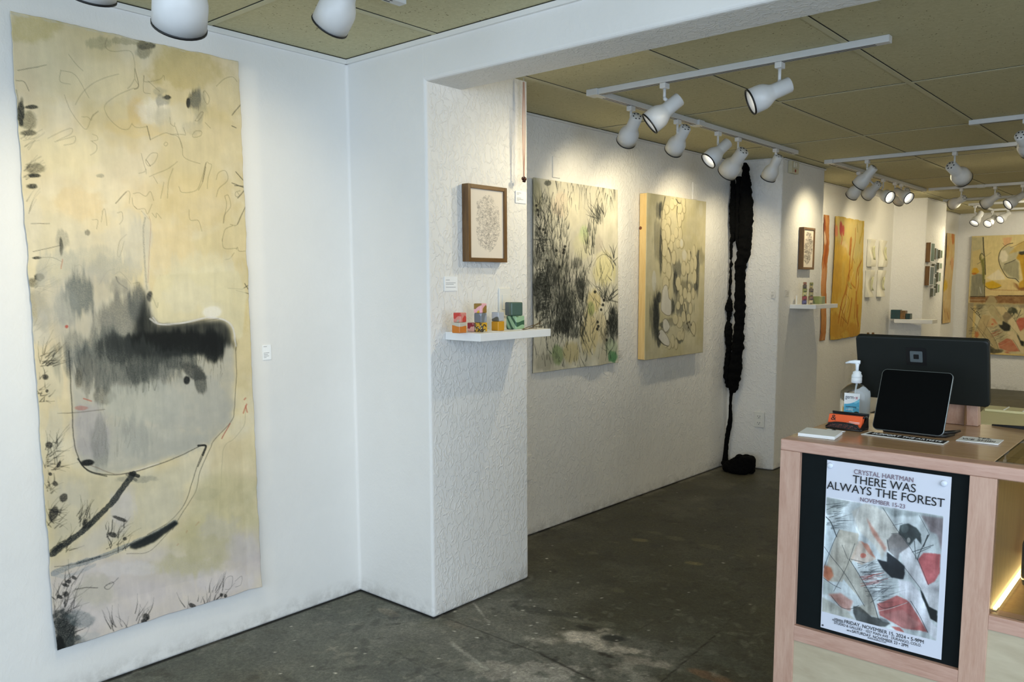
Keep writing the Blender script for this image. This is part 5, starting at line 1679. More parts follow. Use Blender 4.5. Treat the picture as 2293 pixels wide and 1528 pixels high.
for (xa, za_, xb, zb_), i, lab in blocks:
    cx = lambda q: 1720 + q / 4.002
    cy = lambda q: 460 + q / 4.002
    big = (zb_ - za_) > 130
    dep = 0.05 if big else 0.035
    front = 0.43 + dep
    ym = at(cx(xb), cy((za_ + zb_) / 2), 'x', front)[1]
    side = 0.34 if big else 0.3
    yl = at(cx(xa + (xb - xa) * side), cy((za_ + zb_) / 2), 'x', front)[1]
    zt = at(cx((xa + xb) / 2), cy(za_), 'x', front)[2]
    zb2 = at(cx((xa + xb) / 2), cy(zb_), 'x', front)[2]
    t = thing('framed_tile', (0.43, yl, zb2), lab, 'wall tile', 'small framed tiles on the third pier')
    MB().box((0.431, yl, zb2), (front - .003, ym, zt)).build('box_frame', MWALNUT if big else plain('tile_side', (104, 104, 84), .6), t, 0.001)
    MB().box((front - .003, yl, zb2), (front - .001, ym, zt)).build('border', MCARD, t)
    m_ = 0.010 if big else 0.006
    MB().box((front - .001, yl + m_ * 1.5, zb2 + m_), (front + .001, ym - m_ * 1.5, zt - m_)).build('tile', MTEAL[i], t)

# ================================================================ PIER SHELVES AND PAINTED CUBES
def shelf(x0, dep, y0, y1, zb, zt, label, axis='x'):
    mb = MB()
    if axis == 'x':
        mb.box((x0, y0, zb), (x0 + dep, y1, zt))
    else:
        mb.box((y0, x0 - dep, zb), (y1, x0, zt))
    o = mb.build('wall_shelf', MSHELF, None, 0.0015)
    return tag(o, label, 'shelf', 'white floating shelves')


shelf(0.4805, 0.195, 0.088, 0.525, 1.148, 1.180, 'white floating shelf on the first pier with colourful painted cubes')
shelf(0.4305, 0.195, 3.633, 4.070, 1.182, 1.212, 'white floating shelf on the second pier with tall stacks of small cubes')
shelf(7.045, 0.195, 0.225, 0.60, 0.945, 0.985, 'small white shelf facing us in front of the third pier with dark teal blocks', 'y')


def two_tone(name, c1, c2, mode='wave', scale=20, rot=(0, 0, 0), third=None, thr=0.5):
    m, nt, b = newmat(name)
    if mode == 'wave':
        tc = nt.nodes.new('ShaderNodeTexCoord')
        mp = nt.nodes.new('ShaderNodeMapping')
        mp.inputs['Rotation'].default_value = rot
        nt.links.new(tc.outputs['Object'], mp.inputs[0])
        w_ = nt.nodes.new('ShaderNodeTexWave')
        w_.inputs['Scale'].default_value = scale
        w_.inputs['Distortion'].default_value = 3
        w_.inputs['Detail'].default_value = 1
        nt.links.new(mp.outputs[0], w_.inputs['Vector'])
        src = w_.outputs['Fac']
    elif mode == 'split':
        tc = nt.nodes.new('ShaderNodeTexCoord')
        sp = nt.nodes.new('ShaderNodeSeparateXYZ')
        nt.links.new(tc.outputs['Object'], sp.inputs[0])
        nn = noise(nt, scale, 1, .4, tc.outputs['Object'])
        ma = nt.nodes.new('ShaderNodeMath')
        ma.operation = 'MULTIPLY_ADD'
        nt.links.new(nn.outputs[0], ma.inputs[0])
        ma.inputs[1].default_value = 0.03
        nt.links.new(sp.outputs[2], ma.inputs[2])
        mr = nt.nodes.new('ShaderNodeMapRange')
        mr.inputs[1].default_value = 0.015
        mr.inputs[2].default_value = 0.07
        nt.links.new(ma.outputs[0], mr.inputs[0])
        src = mr.outputs[0]
    else:
        nn = noise(nt, scale, 1.5, .5)
        src = nn.outputs[0]
    st = [(0, s2l(c1)), (thr - .01, s2l(c1)), (thr + .01, s2l(c2))]
    if third:
        st += [(thr + .14, s2l(c2)), (thr + .16, s2l(third))]
    r = ramp(nt, src, st)
    nt.links.new(r.outputs[0], b.inputs['Base Color'])
    b.inputs['Roughness'].default_value = 0.35
    return m


def cube(name, cx, cy, z, s, mat, rot, label, group, cat='painted cube'):
    a = MB()
    h = s / 2
    c, sn = math.cos(rot), math.sin(rot)
    V_ = []
    for zz in (0, s):
        for (x, y) in ((-h, -h), (h, -h), (h, h), (-h, h)):
            V_.append((x * c - y * sn, x * sn + y * c, zz))
    a.hexa(V_)
    o = a.build(name, mat, None, s * 0.09, 3)
    o.location = (cx, cy, z)
    return tag(o, label, cat, group)


GC = 'painted wooden cubes on the first shelf'
zs = 1.1805
S4 = 0.0375
CU = (('orange', 1028.5, 744, 0, S4 * 1.12, two_tone('cube_orange', (206, 120, 40), (196, 190, 176), 'split', 18, thr=.5), .05, 'cube with an orange lower half and grey top, at the near end of the shelf'),
      ('pink', 1042, 723, 1, S4, two_tone('cube_pink', (204, 68, 60), (216, 140, 128), 'noise', 26, third=(180, 168, 150)), .08, 'red and pink cube stacked on the orange and grey cube'),
      ('mag', 1060, 743, 0, S4 * .95, two_tone('cube_magenta', (150, 30, 48), (222, 170, 158), 'noise', 34), .02, 'deep red and blush cube between the orange one and the floral one'),
      ('floral', 1077, 741, 0, S4, two_tone('cube_floral', (206, 160, 40), (58, 50, 40), 'noise', 90, third=(228, 214, 160)), .0, 'yellow and black floral cube at the foot of the three-cube stack'),
      ('greyblue', 1073, 720, 1, S4, two_tone('cube_greyblue', (150, 158, 172), (116, 122, 128), 'wave', 9, (0, .4, .8)), .06, 'grey-blue cube in the middle of the three-cube stack'),
      ('pinktop', 1071, 701, 2, S4 * 1.02, two_tone('cube_olive', (150, 116, 52), (238, 178, 186), 'noise', 20, third=(216, 180, 40)), .10, 'olive and pink cube on top of the three-cube stack'),
      ('gold', 1115, 740, 0, S4 * 1.04, two_tone('cube_gold', (196, 142, 28), (226, 216, 190), 'split', 10, thr=.86), .02, 'golden mustard cube in the middle of the shelf'),
      ('grey', 1115, 720, 1, S4, two_tone('cube_grey', (180, 184, 190), (92, 90, 78), 'noise', 14, thr=.56), .05, 'pale grey cube with a dark arc, stacked on the golden cube'))
shelf_rows = {}
xs_, zc = 0.605, {}
for (nm, px_, py_, lvl, s_, m_, rot, lab) in CU:
    # cubes stand in one row along the shelf; the height comes from what they stand on
    xx = {'orange': .590, 'pink': .590, 'mag': .560, 'floral': .600, 'greyblue': .600, 'pinktop': .600, 'gold': .605, 'grey': .605}[nm]
    yy = at(px_, py_, 'x', xx)[1]
    col = {'orange': 'a', 'pink': 'a', 'mag': 'm', 'floral': 'b', 'greyblue': 'b', 'pinktop': 'b', 'gold': 'c', 'grey': 'c'}[nm]
    z = zc.get(col, zs)
    if col in shelf_rows:
        yy = shelf_rows[col] + {'pink': 0.004, 'greyblue': -.002, 'pinktop': -.003, 'grey': 0}.get(nm, 0)
    else:
        shelf_rows[col] = yy
    cube('painted_cube', xx, yy, z, s_, m_, rot, lab, GC)
    zc[col] = z + s_ + 0.0004
MG1 = two_tone('cube_palm', (150, 186, 150), (52, 92, 70), 'wave', 13, (0.6, .5, .3), thr=.62)
MG2 = two_tone('cube_slate', (58, 78, 84), (72, 96, 84), 'wave', 5, (0, .3, .3), thr=.6)
yg = at(1154, 722, 'x', .585)[1]
cube('painted_cube', .585, yg, zs, .057, MG1, .0, 'large green cube with dark palm leaves, near the far end of the shelf', GC)
cube('painted_cube', .580, yg - .004, zs + .0575, .057, MG2, -.35, 'large dark slate cube with a dotted arc, on top of the green leaf cube', GC)
# dry twig against the green cube
tw = MB()
for a_, b_, r0 in (((.640, yg - .02, 1.1824), (.660, yg + .085, 1.204), .0016), ((.636, yg + .03, 1.1845), (.655, yg + .095, 1.190), .0013), ((.640, yg + .045, 1.186), (.645, yg + .10, 1.212), .0012), ((.655, yg - .03, 1.1822), (.662, yg + .05, 1.184), .0016)):
    a_, b_ = Vector(a_), Vector(b_)
    tw.tube([a_, a_ * .5 + b_ * .5 + Vector((.002, 0, .003)), b_], [r0, r0, r0 * .6], 6)
tag(tw.build('dry_twig', plain('twig_brown', (92, 72, 34), .8)), 'thin dry brown twigs lying in front of the green leaf cube', 'twig')
# flat pale cards on the shelf
for (ya, yb, lab) in ((.175, .245, 'flat patterned card lying on the shelf beside the floral cube'), (.365, .44, 'flat pale card lying at the far end of the first shelf')):
    tag(MB().box((.60, ya, 1.1803), (.655, yb, 1.1815)).build('small_card', MCARD), lab, 'card')

# second shelf stacks
GD = 'small stacked cubes on the second shelf'
z0 = 1.2125
s5 = 0.0295
colsA = (((88, 80, 128), 'violet cube at the foot of the left stack on the second shelf'), ((148, 44, 36), 'dark red cube second in the left stack on the second shelf'),
         ((196, 186, 120), 'cream-green cube third in the left stack on the second shelf'), ((146, 146, 60), 'olive cube fourth in the left stack on the second shelf'),
         ((92, 72, 30), 'dark brown cube fifth in the left stack on the second shelf'), ((150, 90, 44), 'small rust cube topping the left stack on the second shelf'))
colsB = (((206, 184, 140), 'cream cube with a dark spot, foot of the right stack on the second shelf'), ((130, 92, 60), 'brown patterned cube second in the right stack on the second shelf'),
         ((168, 156, 96), 'striped cube third in the right stack on the second shelf'), ((112, 90, 56), 'brown cube fourth in the right stack on the second shelf'),
         ((180, 160, 92), 'narrow cream cube fifth in the right stack on the second shelf'), ((132, 128, 48), 'small moss green cube topping the right stack on the second shelf'))
for px_, cols_, xx, sc in ((1801, colsA, .500, (1, 1, .95, .95, .85, .72)), (1815.5, colsB, .520, (.98, 1, .95, .95, .72, .78))):
    yy = at(px_, 670, 'x', xx)[1]
    z = z0
    for k_, (c_, lab) in enumerate(cols_):
        s_ = s5 * sc[k_]
        cube('painted_cube', xx, yy + (.002 if k_ % 2 else 0), z, s_, two_tone('cube2_%d' % k_, c_, tuple(int(v * .55) for v in c_), 'noise', 50, thr=.6), .6, lab, GD)
        z += s_ + .0003
MGB = two_tone('green_block', (148, 158, 100), (118, 132, 96), 'wave', 3, (0, 0, .8))
yy = at(1833, 675, 'x', .53)[1]
tag(MB().box((.47, yy - .055, z0), (.56, yy + .055, z0 + .056)).build('painted_block', MGB, None, .003), 'wide pale green block beside the two stacks on the second shelf', 'painted block')
yy = at(1783.5, 680, 'x', .455)[1]
tag(MB().box((.452, yy - .004, z0), (.458, yy + .004, z0 + .064)).build('upright_card', MCARD, None, .001), 'thin upright white strip alone at the near end of the second shelf', 'card')

# third shelf blocks
ysh = 6.93
for (xa, xb, ht, c_, lab) in ((1097, 1180, .095, (42, 74, 78), 'widest dark teal block on the third shelf'), (1182, 1228, .088, (128, 96, 56), 'teal and brown block in the middle of the third shelf'), (1232, 1272, .058, (40, 64, 66), 'short dark teal block at the outer end of the third shelf')):
    x0_ = at(1720 + xa / 4.002, 715, 'y', ysh - .03)[0]
    x1_ = at(1720 + xb / 4.002, 715, 'y', ysh - .03)[0]
    tag(MB().box((x0_, ysh - .035, .9855), (x1_, ysh + .04, .9855 + ht)).build('painted_block', two_tone('teal_block', c_, tuple(int(v * .7 + 20) for v in c_), 'noise', 30, thr=.55), None, .003), lab, 'painted block', 'painted blocks on the third shelf')

# ================================================================ WALL FITTINGS
def label_card(name, lo, hi, lines, normal, label, group='small printed wall labels', matc=MCARD):
    t = thing(name, lo, label, 'wall label', group)
    MB().box(lo, hi).build('card', matc, t, 0.0003)
    b = MB()
    for (u0, u1, v) in lines:
        if normal == 'x':
            W, H = hi[1] - lo[1], hi[2] - lo[2]
            b.box((hi[0] - .0002, lo[1] + W * u0, lo[2] + H * v), (hi[0] + .0003, lo[1] + W * u1, lo[2] + H * v + .0012))
        else:
            W, H = hi[0] - lo[0], hi[2] - lo[2]
            b.box((lo[0] + W * u0, lo[1] - .0003, lo[2] + H * v), (lo[0] + W * u1, lo[1] + .0002, lo[2] + H * v + .0012))
    b.build('printed_lines', MINK, t)
    return t


LN = ((.1, .5, .88), (.1, .75, .45), (.1, .6, .35), (.1, .7, .25), (.1, .4, .15))
label_card('label_card', (0.0, -.444, 1.075), (.003, -.407, 1.134), LN, 'x', 'small white label card beside the tall canvas')
label_card('label_card', (.480, .085, 1.344), (.483, .158, 1.402), ((.1, .4, .75), (.1, .85, .55), (.1, .7, .45), (.1, .85, .25)), 'x', 'white label card on the first pier, below and left of the walnut frame')
label_card('label_card', (.4795, .520, 1.724), (.4825, .592, 1.776), ((.1, .5, .82), (.1, .3, .72), (.1, .5, .4), (.1, .7, .3), (.1, .3, .2)), 'x', 'white label card under the hanging ribbon pendant')
label_card('label_card', (.4795, .432, 1.462), (.481, .462, 1.510), ((.1, .5, .8), (.1, .5, .45), (.1, .8, .15)), 'x', 'tiny label beside the lower right corner of the first framed drawing', matc=MWALL)
label_card('label_card', (.378, 3.416, 1.262), (.410, 3.419, 1.308), LN, 'y', 'small label on the pier face above the wall outlet', matc=MWALL)
label_card('label_card', (.4305, 3.532, 1.268), (.432, 3.612, 1.320), ((.1, .5, .85), (.2, .8, .65), (.2, .8, .4), (.1, .8, .1)), 'x', 'small label to the left of the second floating shelf', matc=MWALL)
label_card('label_card', (.0685, 1.925, .905), (.0705, 1.975, .965), LN, 'x', 'faint label at the lower right of the black grass canvas', matc=MWALL)

# light switch behind the cubes, outlet, cover plates
t = thing('light_switch', (.479, .407, 1.230), 'ivory light switch plate half hidden behind the slate cube', 'light switch')
MB().box((.4785, .407, 1.230), (.486, .478, 1.354)).build('plate', MPLATE, t, .003)
MB().box((.486, .424, 1.262), (.489, .461, 1.325)).build('rocker', MPLATE, t, .001)
t = thing('wall_outlet', (.283, 3.405, .313), 'ivory duplex power outlet low on the pier facing us', 'power outlet')
MB().box((.283, 3.400, .313), (.362, 3.412, .427)).build('plate', MPLATE, t, .003)
for zc_ in (.345, .393):
    r = MB().box((.304, 3.398, zc_ - .014), (.341, 3.401, zc_ + .014)).build('receptacle', MPLATE, t, .0012)
    b = MB().box((.312, 3.3972, zc_ - .002), (.3145, 3.3985, zc_ + .008)).box((.329, 3.3972, zc_ - .002), (.3315, 3.3985, zc_ + .008)).box((.320, 3.3972, zc_ - .011), (.325, 3.3985, zc_ - .006))
    b.build('slots', MSLOT, r)
for (ya, yb, za_, zb_, lab) in ((1.290, 1.356, 1.939, 2.050, 'painted-over cover plate above the black grass canvas'), (2.790, 2.850, 1.935, 2.048, 'painted-over cover plate above the panel with ovals'),
                                (1.06, 1.112, .311, .450, 'painted-over cover plate low on the wall just behind the first pier')):
    o = MB().box((.0600, ya, za_), (.0805 if ya > 2 else .0720, yb, zb_)).build('cover_plate', MWALL, None, .002)
    tag(o, lab, 'cover plate', 'painted-over cover plates')
# fire alarm strobe on the second pier
t = thing('alarm_strobe', (.4305, 3.515, 2.150), 'beige alarm strobe high on the second pier, with a small red emblem', 'alarm')
MB().box((.431, 3.515, 2.150), (.462, 3.640, 2.236)).build('housing', plain('beige_plastic', (206, 198, 168), .4), t, .004)
MB().box((.462, 3.535, 2.185), (.474, 3.620, 2.228)).build('lens', plain('strobe_lens', (220, 216, 196), .15), t, .004)
MB().box((.474, 3.560, 2.195), (.4755, 3.566, 2.222)).build('flash_tube', plain('flash_white', (245, 245, 240), .2), t)
MB().lathe([(.0005, .0012), (.011, .0012), (.011, 0)], (1, 0, 0), (.462, 3.578, 2.168), 20, cap=False).build('emblem', plain('red_emblem', (170, 60, 36), .5), t)

# ribbon necklace with pendant
rx, ry = 0.522, 0.530
t = thing('ribbon_necklace', (rx, ry, 1.80), 'dusty pink ribbon hanging from the ceiling with a small winged pendant', 'necklace')
MB().tube([(rx, ry, 2.228), (rx, ry, H2)], .0012, 6).build('hook', MTRACK, t)
rb = MB()
for sgn, w1 in ((-1, .0045), (1, .003)):
    pts = []
    for q in np.linspace(0, 1, 20):
        bow = sgn * (0.0045 * math.sin(math.pi * min(1, q * 1.05)) + .001)
        pts.append((rx + .001 * sgn, ry + bow, 2.230 - (2.230 - 1.832) * q))
    vv, ff = [], []
    for i, p in enumerate(pts):
        vv += [(p[0] - .0004, p[1] - w1, p[2]), (p[0] - .0004, p[1] + w1, p[2]), (p[0] + .0004, p[1] + w1, p[2]), (p[0] + .0004, p[1] - w1, p[2])]
    for i in range(len(pts) - 1):
        for j in range(4):
            ff.append((i * 4 + j, i * 4 + (j + 1) % 4, i * 4 + 4 + (j + 1) % 4, i * 4 + 4 + j))
    rb.add(vv, ff)
rb.build('ribbon', plain('dusty_pink_ribbon', (190, 156, 140), .6), t)
pd = MB()
for sg in (-1, 1):
    pd.lathe([(.0005, -.0015), (.0075, -.001), (.0075, .001), (.0005, .0015)], (1, 0, 0), (rx, ry + sg * .0085, 1.824), 12, cap=False)
    pd.lathe([(.0005, -.0015), (.005, -.001), (.005, .001), (.0005, .0015)], (1, 0, 0), (rx, ry + sg * .0055, 1.814), 12, cap=False)
pd.tube([(rx + .001, ry, 1.834), (rx + .001, ry, 1.822), (rx + .001, ry, 1.808)], [.002, .003, .0015], 8)
pd.build('pendant', plain('dark_copper', (66, 40, 34), .35, .7), t)

# ================================================================ HANGING BLACK FIBRE
def fiber_strand(pxs, yplane, amp, freq, seed):
    pts, rad = [], []
    rs = np.random.RandomState(seed)
    P3 = [list(at(x, y, 'y', yplane)) + [r] for (x, y, r) in pxs]
    C = catmull(P3, 12)
    ph = rs.rand() * 6
    L = 0
    jit = 1.0
    for i, c in enumerate(C):
        if i:
            L += np.linalg.norm(np.array(c[:3]) - np.array(C[i - 1][:3]))
        jit = rs.uniform(.3, 1.5) if i % 7 == 0 else jit
        k = 1 + amp * jit * abs(math.sin(L * freq + ph)) + .05 * math.sin(L * 17 + ph)
        pts.append((c[0], c[1], c[2]))
        rad.append(max(.004, c[3] * k))
    return MB().tube(pts, rad, 14)


t = thing('fibre_hanging', (0.20, 3.28, 0.0), 'black knotted wool sculpture hanging in the corner down to a heap on the floor', 'fibre sculpture')


def fuzz(o, st=.022, sc=.03):
    q = o.modifiers.new('subd', 'SUBSURF')
    q.levels = q.render_levels = 1
    tx = bpy.data.textures.new('lumps', 'CLOUDS')
    tx.noise_scale = sc
    d = o.modifiers.new('lumps', 'DISPLACE')
    d.texture = tx
    d.strength = st
    d.mid_level = .5
    d.texture_coords = 'GLOBAL'


fuzz(fiber_strand([(1669, 364, .012), (1670, 390, .028), (1671, 440, .040), (1671, 490, .046), (1667, 560, .042), (1658, 600, .036), (1657, 680, .034), (1654, 750, .036), (1649, 810, .038), (1643, 862, .036), (1640, 878, .018)], 3.30, .22, 42, 1).build('main_braid', MFIBER, t))
fuzz(fiber_strand([(1641, 385, .014), (1642, 430, .018), (1643, 480, .028), (1644, 520, .028), (1639, 542, .014), (1637, 580, .009), (1635, 640, .008), (1634, 668, .012), (1633, 690, .026), (1632, 715, .010), (1631, 740, .026), (1632, 790, .022), (1630, 835, .030), (1632, 868, .020)], 3.315, .2, 50, 2).build('side_braid', MFIBER, t))
fuzz(fiber_strand([(1655, 395, .02), (1656, 450, .026), (1657, 530, .030), (1655, 562, .012)], 3.31, .2, 46, 5).build('cross_knot', MFIBER, t), .01)
fuzz(fiber_strand([(1638, 872, .014), (1636, 900, .011), (1635, 940, .014), (1630, 970, .017), (1626, 1000, .017), (1624, 1030, .020), (1626, 1044, .018)], 3.30, .14, 60, 3).build('tail', MFIBER, t), .008)
pile = MB()
rs = np.random.RandomState(4)
cx_, cy_ = 0.262, 3.215
for k_ in range(5):
    pts = []
    R0 = .085 - k_ * .010
    zz = .030 + k_ * .017
    for q in np.linspace(0, 6.0, 26):
        pts.append((cx_ + (k_ * .012) + R0 * 1.05 * math.cos(q + k_), cy_ + R0 * .72 * math.sin(q + k_), zz + rs.normal(0, .004)))
    pile.tube(pts, [.030 * (1 + .25 * abs(math.sin(i * 1.1))) for i in range(26)], 10)
pile.tube([(.10, 3.28, .045), (.14, 3.24, .035), (.20, 3.22, .035), (.27, 3.21, .06)], [.02, .028, .03, .04], 10)
pile.tube([(cx_ - .03, cy_, .05), (cx_ + .02, cy_, .07), (cx_ + .07, cy_ + .01, .05)], [.04, .045, .035], 10)
fuzz(pile.build('floor_heap', MFIBER, t), .008)

# two wooden knobs behind the monitor: top of a folding easel against the third bay wall
t = thing('wooden_easel', (0.36, 5.9, 0), 'brown wooden easel, only its two leg tips showing above the monitor', 'easel')
for px_ in (1944.5, 1955.5):
    p = at(px_, 745, 'x', .30)
    MB().tube([(p[0] + .20, p[1], 0.0), (p[0], p[1], p[2] - .02), (p[0] - .003, p[1], p[2])], [.016, .014, .010], 10).build('leg', MWALNUT, t)
pa, pb = at(1944.5, 760, 'x', .36), at(1955.5, 760, 'x', .36)
MB().box((.355, min(pa[1], pb[1]) - .02, .50), (.375, max(pa[1], pb[1]) + .02, .53)).build('crossbar', MWALNUT, t)
MB().tube([(.12, (pa[1] + pb[1]) / 2, 0.0), (.30, (pa[1] + pb[1]) / 2, .70), (.40, (pa[1] + pb[1]) / 2, .52)], .012, 8).build('rear_leg', MWALNUT, t)

# ================================================================ RECEPTION COUNTER
XL, XRr, YF, YBk, ZT = 2.048, 3.35, -0.245, 0.315, 0.984
XP = 2.5365
t = thing('reception_counter', (XL, YF, 0), 'maple reception counter with a black poster panel and a glazed display end', 'counter')
# upright boards of the front frame
MB().box((XL, YF, 0.0), (2.099, YF + .03, .955)).build('front_stile', MMAPLE_V, t, .001)
MB().box((2.483, YF, 0.0), (XP, YF + .03, .955)).build('front_stile', MMAPLE_V, t, .001)
MB().box((XL, YF - .001, .955), (XRr, YF + .045, ZT)).build('front_edge', MMAPLE_H, t, .003, 3)
MB().box((2.099, YF + .0005, .464), (2.483, YF + .028, .504)).build('front_rail', MMAPLE_H, t, .001)
MB().box((2.099, YF + .004, .03), (2.483, YF + .022, .464)).build('lower_panel', MBIRCH, t)
MB().box((2.097, YF + .014, .500), (2.485, YF + .024, .957)).build('black_panel', MBLACKPANEL, t)
MB().box((XP, YF, .616), (XRr, YF + .05, .649)).build('front_rail', MMAPLE_H, t, .001)
MB().box((XP, YF + .004, .03), (XRr, YF + .022, .616)).build('lower_panel', MBIRCH, t)
MB().box((XL, YF + .03, 0), (XL + .02, YBk, .955)).build('side_panel', MMAPLE_V, t, .001)
# top board left of the display case, and the thin borders round its glass
top = MB().box((XL, YF + .045, .955), (2.520, YBk, ZT))
top.build('countertop', MMAPLE_TOP, t, .002)
MB().box((2.521, YBk - .04, .955), (XRr, YBk, ZT)).build('back_border', MMAPLE_TOP, t, .002)
MB().box((2.5205, YF + .046, .9785), (XRr, YBk - .041, .9825)).build('glass_top', MCASEGLASS, t)
MB().box((2.5202, YF + .045, .9775), (2.5235, YBk - .042, .9785)).build('glass_seal', MSLOT, t)
# display case: floor, sides, back
MCASE = wood('case_maple', (172, 136, 84), (190, 156, 100), (8, 8, .8), 5, .35)
MB().box((XP - .03, YF + .03, .955 - .306), (XP, YBk - .05, .955)).build('case_side', MCASE, t)
MB().box((XP, YF + .05, .634), (XRr, YBk - .02, .649)).build('case_floor', MCASE, t)
MB().box((XP, YBk - .05, .649), (XRr, YBk - .035, .955)).build('case_back', MCASE, t)
MB().box((XP + .0, YF + .010, .650), (XRr, YF + .014, .954)).build('front_glass', MCASEGLASS, t)
MB().box((XRr - .02, YF, 0), (XRr, YBk, .955)).build('side_panel', MMAPLE_V, t, .001)
MB().box((XL + .02, YBk - .02, 0), (XRr - .02, YBk, .63)).build('back_panel', MBIRCH, t)

# LED strip along the foot of the case side
t = thing('led_strip', (XP + .005, YF + .05, .652), 'glowing warm LED strip running back inside the display case', 'led strip')
MB().box((XP + .001, YF + .035, .6500), (XP + .009, YBk - .06, .6515)).build('tape', plain('led_tape', (230, 220, 190), .5), t)
MLED = emis('led_glow', (1.0, .80, .40), 5)
lb = MB()
nled = 46
for i in range(nled):
    y = YF + .04 + (YBk - .10 - YF) * i / (nled - 1)
    lb.box((XP + .001, y, .6515), (XP + .008, y + .0036, .6560))
d = lb.build('diodes', MLED, t)
d['kind'] = 'stuff'
ll = area('led_strip_light', (XP + .010, 0.02, .658), (.6, 0, .6), .44, .006, 0.08, (1.0, .74, .30))
ll.rotation_euler = Vector((.6, 0, .5)).to_track_quat('-Z', 'Y').to_euler()
# orient the long side of the strip along y
zax = -Vector((.6, 0, .5)).normalized()
xax = Vector((0, 1, 0))
yax = zax.cross(xax)
m3 = Matrix((xax, yax, zax)).transposed()
ll.rotation_euler = m3.to_euler()
ll.parent = t
ll.location = Vector((XP + .010, 0.02, .658)) - Vector(t.location)

# dark vase in the case, cut by the frame edge
v0 = at(2296, 1300, 'y', .02)
t = MB().lathe([(.001, 0), (.022, .001), (.026, .02), (.027, .10), (.020, .125), (.011, .14), (.011, .165), (.013, .17)], (0, 0, 1), (v0[0] + .016, .02, .6495), 28, cap=False).build('dark_bottle', plain('dark_bottle_glass', (16, 22, 20), .12))
tag(t, 'dark bottle standing in the display case at the right edge', 'bottle')

# ---- poster with its round clear tacks
PW, PH = .281, .430
px_l, pz_t = 2.1635, .9435
t = thing('exhibition_poster', (px_l, YF + .0135, pz_t - PH), 'white exhibition poster with a figure painting, tacked to the black counter panel', 'poster')
yp = YF + .0110
P = Paint((px_l, yp, pz_t), (1, 0, 0), DZ, PW, PH, .00085, (232, 234, 240), 'y', yp, 71)
P.softk = 0.3
P.tex = 0.0
P.crop(3.184, 1820, 1020)
forest(P, 0.0)
m_ = P.g(97, 300), P.g(932, 435), P.g(885, 1325), P.g(65, 1120)
# clean paper margins round the picture
x0_, x1_ = int((m_[0][0] + m_[3][0]) / 2), int((m_[1][0] + m_[2][0]) / 2)
y0_, y1_ = int((m_[0][1] + m_[1][1]) / 2), int((m_[2][1] + m_[3][1]) / 2)
pap = np.array([206, 210, 221.0])
P.img = 255 * np.clip(P.img / 255, 0, 1) ** 1.3
P.img *= (1 + (P.grain - .5) * .6 + (P.streak - .5) * .55 + (P.fine - .5) * .06)[..., None] * .98
P.img[:y0_], P.img[y1_:], P.img[:, :x0_], P.img[:, x1_:] = pap, pap, pap, pap
P.mesh('sheet', painted('poster_paper', .45, .02, .4), t, thick=.0012, wave=lambda u, v: .0018 * np.sin(u * 3.1) * v)
xpic0, xpic1 = px_l + PW * x0_ / P.nx, px_l + PW * x1_ / P.nx
MPURP = plain('plum_ink', (120, 100, 112), .7)
MPINKI = plain('brown_pink_ink', (140, 112, 110), .7)


def text(body, x, z, size, mat, parent, y, width=None, align='CENTER', rot=(math.pi / 2, 0, 0), name='lettering', extrude=.0002, loc=None, bold=0.0, spacing=1.0):
    c = bpy.data.curves.new(name, 'FONT')
    c.body = body
    c.size = size
    c.align_x = align
    c.align_y = 'CENTER'
    c.extrude = extrude
    c.offset = bold
    c.space_character = spacing
    c.materials.append(mat)
    o = bpy.data.objects.new(name, c)
    scene.collection.objects.link(o)
    bpy.context.view_layer.update()
    k = width / max(1e-6, o.dimensions.x) if width else 1.0
    me = bpy.data.meshes.new_from_object(o.evaluated_get(bpy.context.evaluated_depsgraph_get()))
    bpy.data.objects.remove(o)
    me.transform(Matrix.Diagonal((k, 1, 1, 1)))
    o = bpy.data.objects.new(name, me)
    scene.collection.objects.link(o)
    p = Vector(loc if loc is not None else (x, y, z))
    o.rotation_euler = rot
    if parent is not None:
        o.parent = parent
        p = p - parent_loc(parent)
    o.location = p
    return o


yt = yp - .0022


def ptext(body, crop_x0, crop_x1, cy_, size, mat, bold=0.0):
    k = 3.184
    a = at(1820 + crop_x0[0] / k, 1020 + crop_x0[1] / k, 'y', yp)
    b = at(1820 + crop_x1[0] / k, 1020 + crop_x1[1] / k, 'y', yp)
    text(body, (a[0] + b[0]) / 2, (a[2] + b[2]) / 2, size, mat, t, yt, width=b[0] - a[0], bold=bold)


ptext('CRYSTAL HARTMAN', (297, 122), (720, 172), 0, .0165, MPURP)
ptext('THERE WAS', (288, 175), (737, 236), 0, .0285, MBLACKINK)
ptext('ALWAYS THE FOREST', (103, 218), (943, 338), 0, .0285, MBLACKINK)
ptext('NOVEMBER 15-23', (340, 320), (660, 360), 0, .0145, MPURP)
ptext('OPENING', (155, 1164), (218, 1180), 0, .0055, MINK)
ptext('RECEPTION', (143, 1172), (220, 1192), 0, .0055, MINK)
ptext('FRIDAY, NOVEMBER 15, 2024 \u2022 5-9PM', (228, 1186), (793, 1330), 0, .0125, MBLACKINK)
ptext('STUDIO & GALLERY \u00b7 1027 MAIN AVE \u00b7 DURANGO, COLO.', (155, 1197), (776, 1352), 0, .0095, MINK)
ptext('ARTIST TALK', (245, 1243), (278, 1258), 0, .005, MINK)
ptext('SATURDAY, NOVEMBER 23 \u2022 2PM', (283, 1256), (682, 1357), 0, .0105, MBLACKINK)
ptext('ANDDURANGO.COM', (393, 1303), (525, 1332), 0, .0048, MBLACKINK)
a = at(1820 + 72 / 3.184, 1020 + 1211 / 3.184, 'y', yp)
MB().lathe([(.0004, -.0022), (.0022, -.0022), (.0022, 0)], (0, 1, 0), (a[0], yp, a[2]), 14, cap=False).build('printed_dot', MINK, t)
MTACK = plain('frosted_tack', (214, 222, 234), .25, 0, .01)
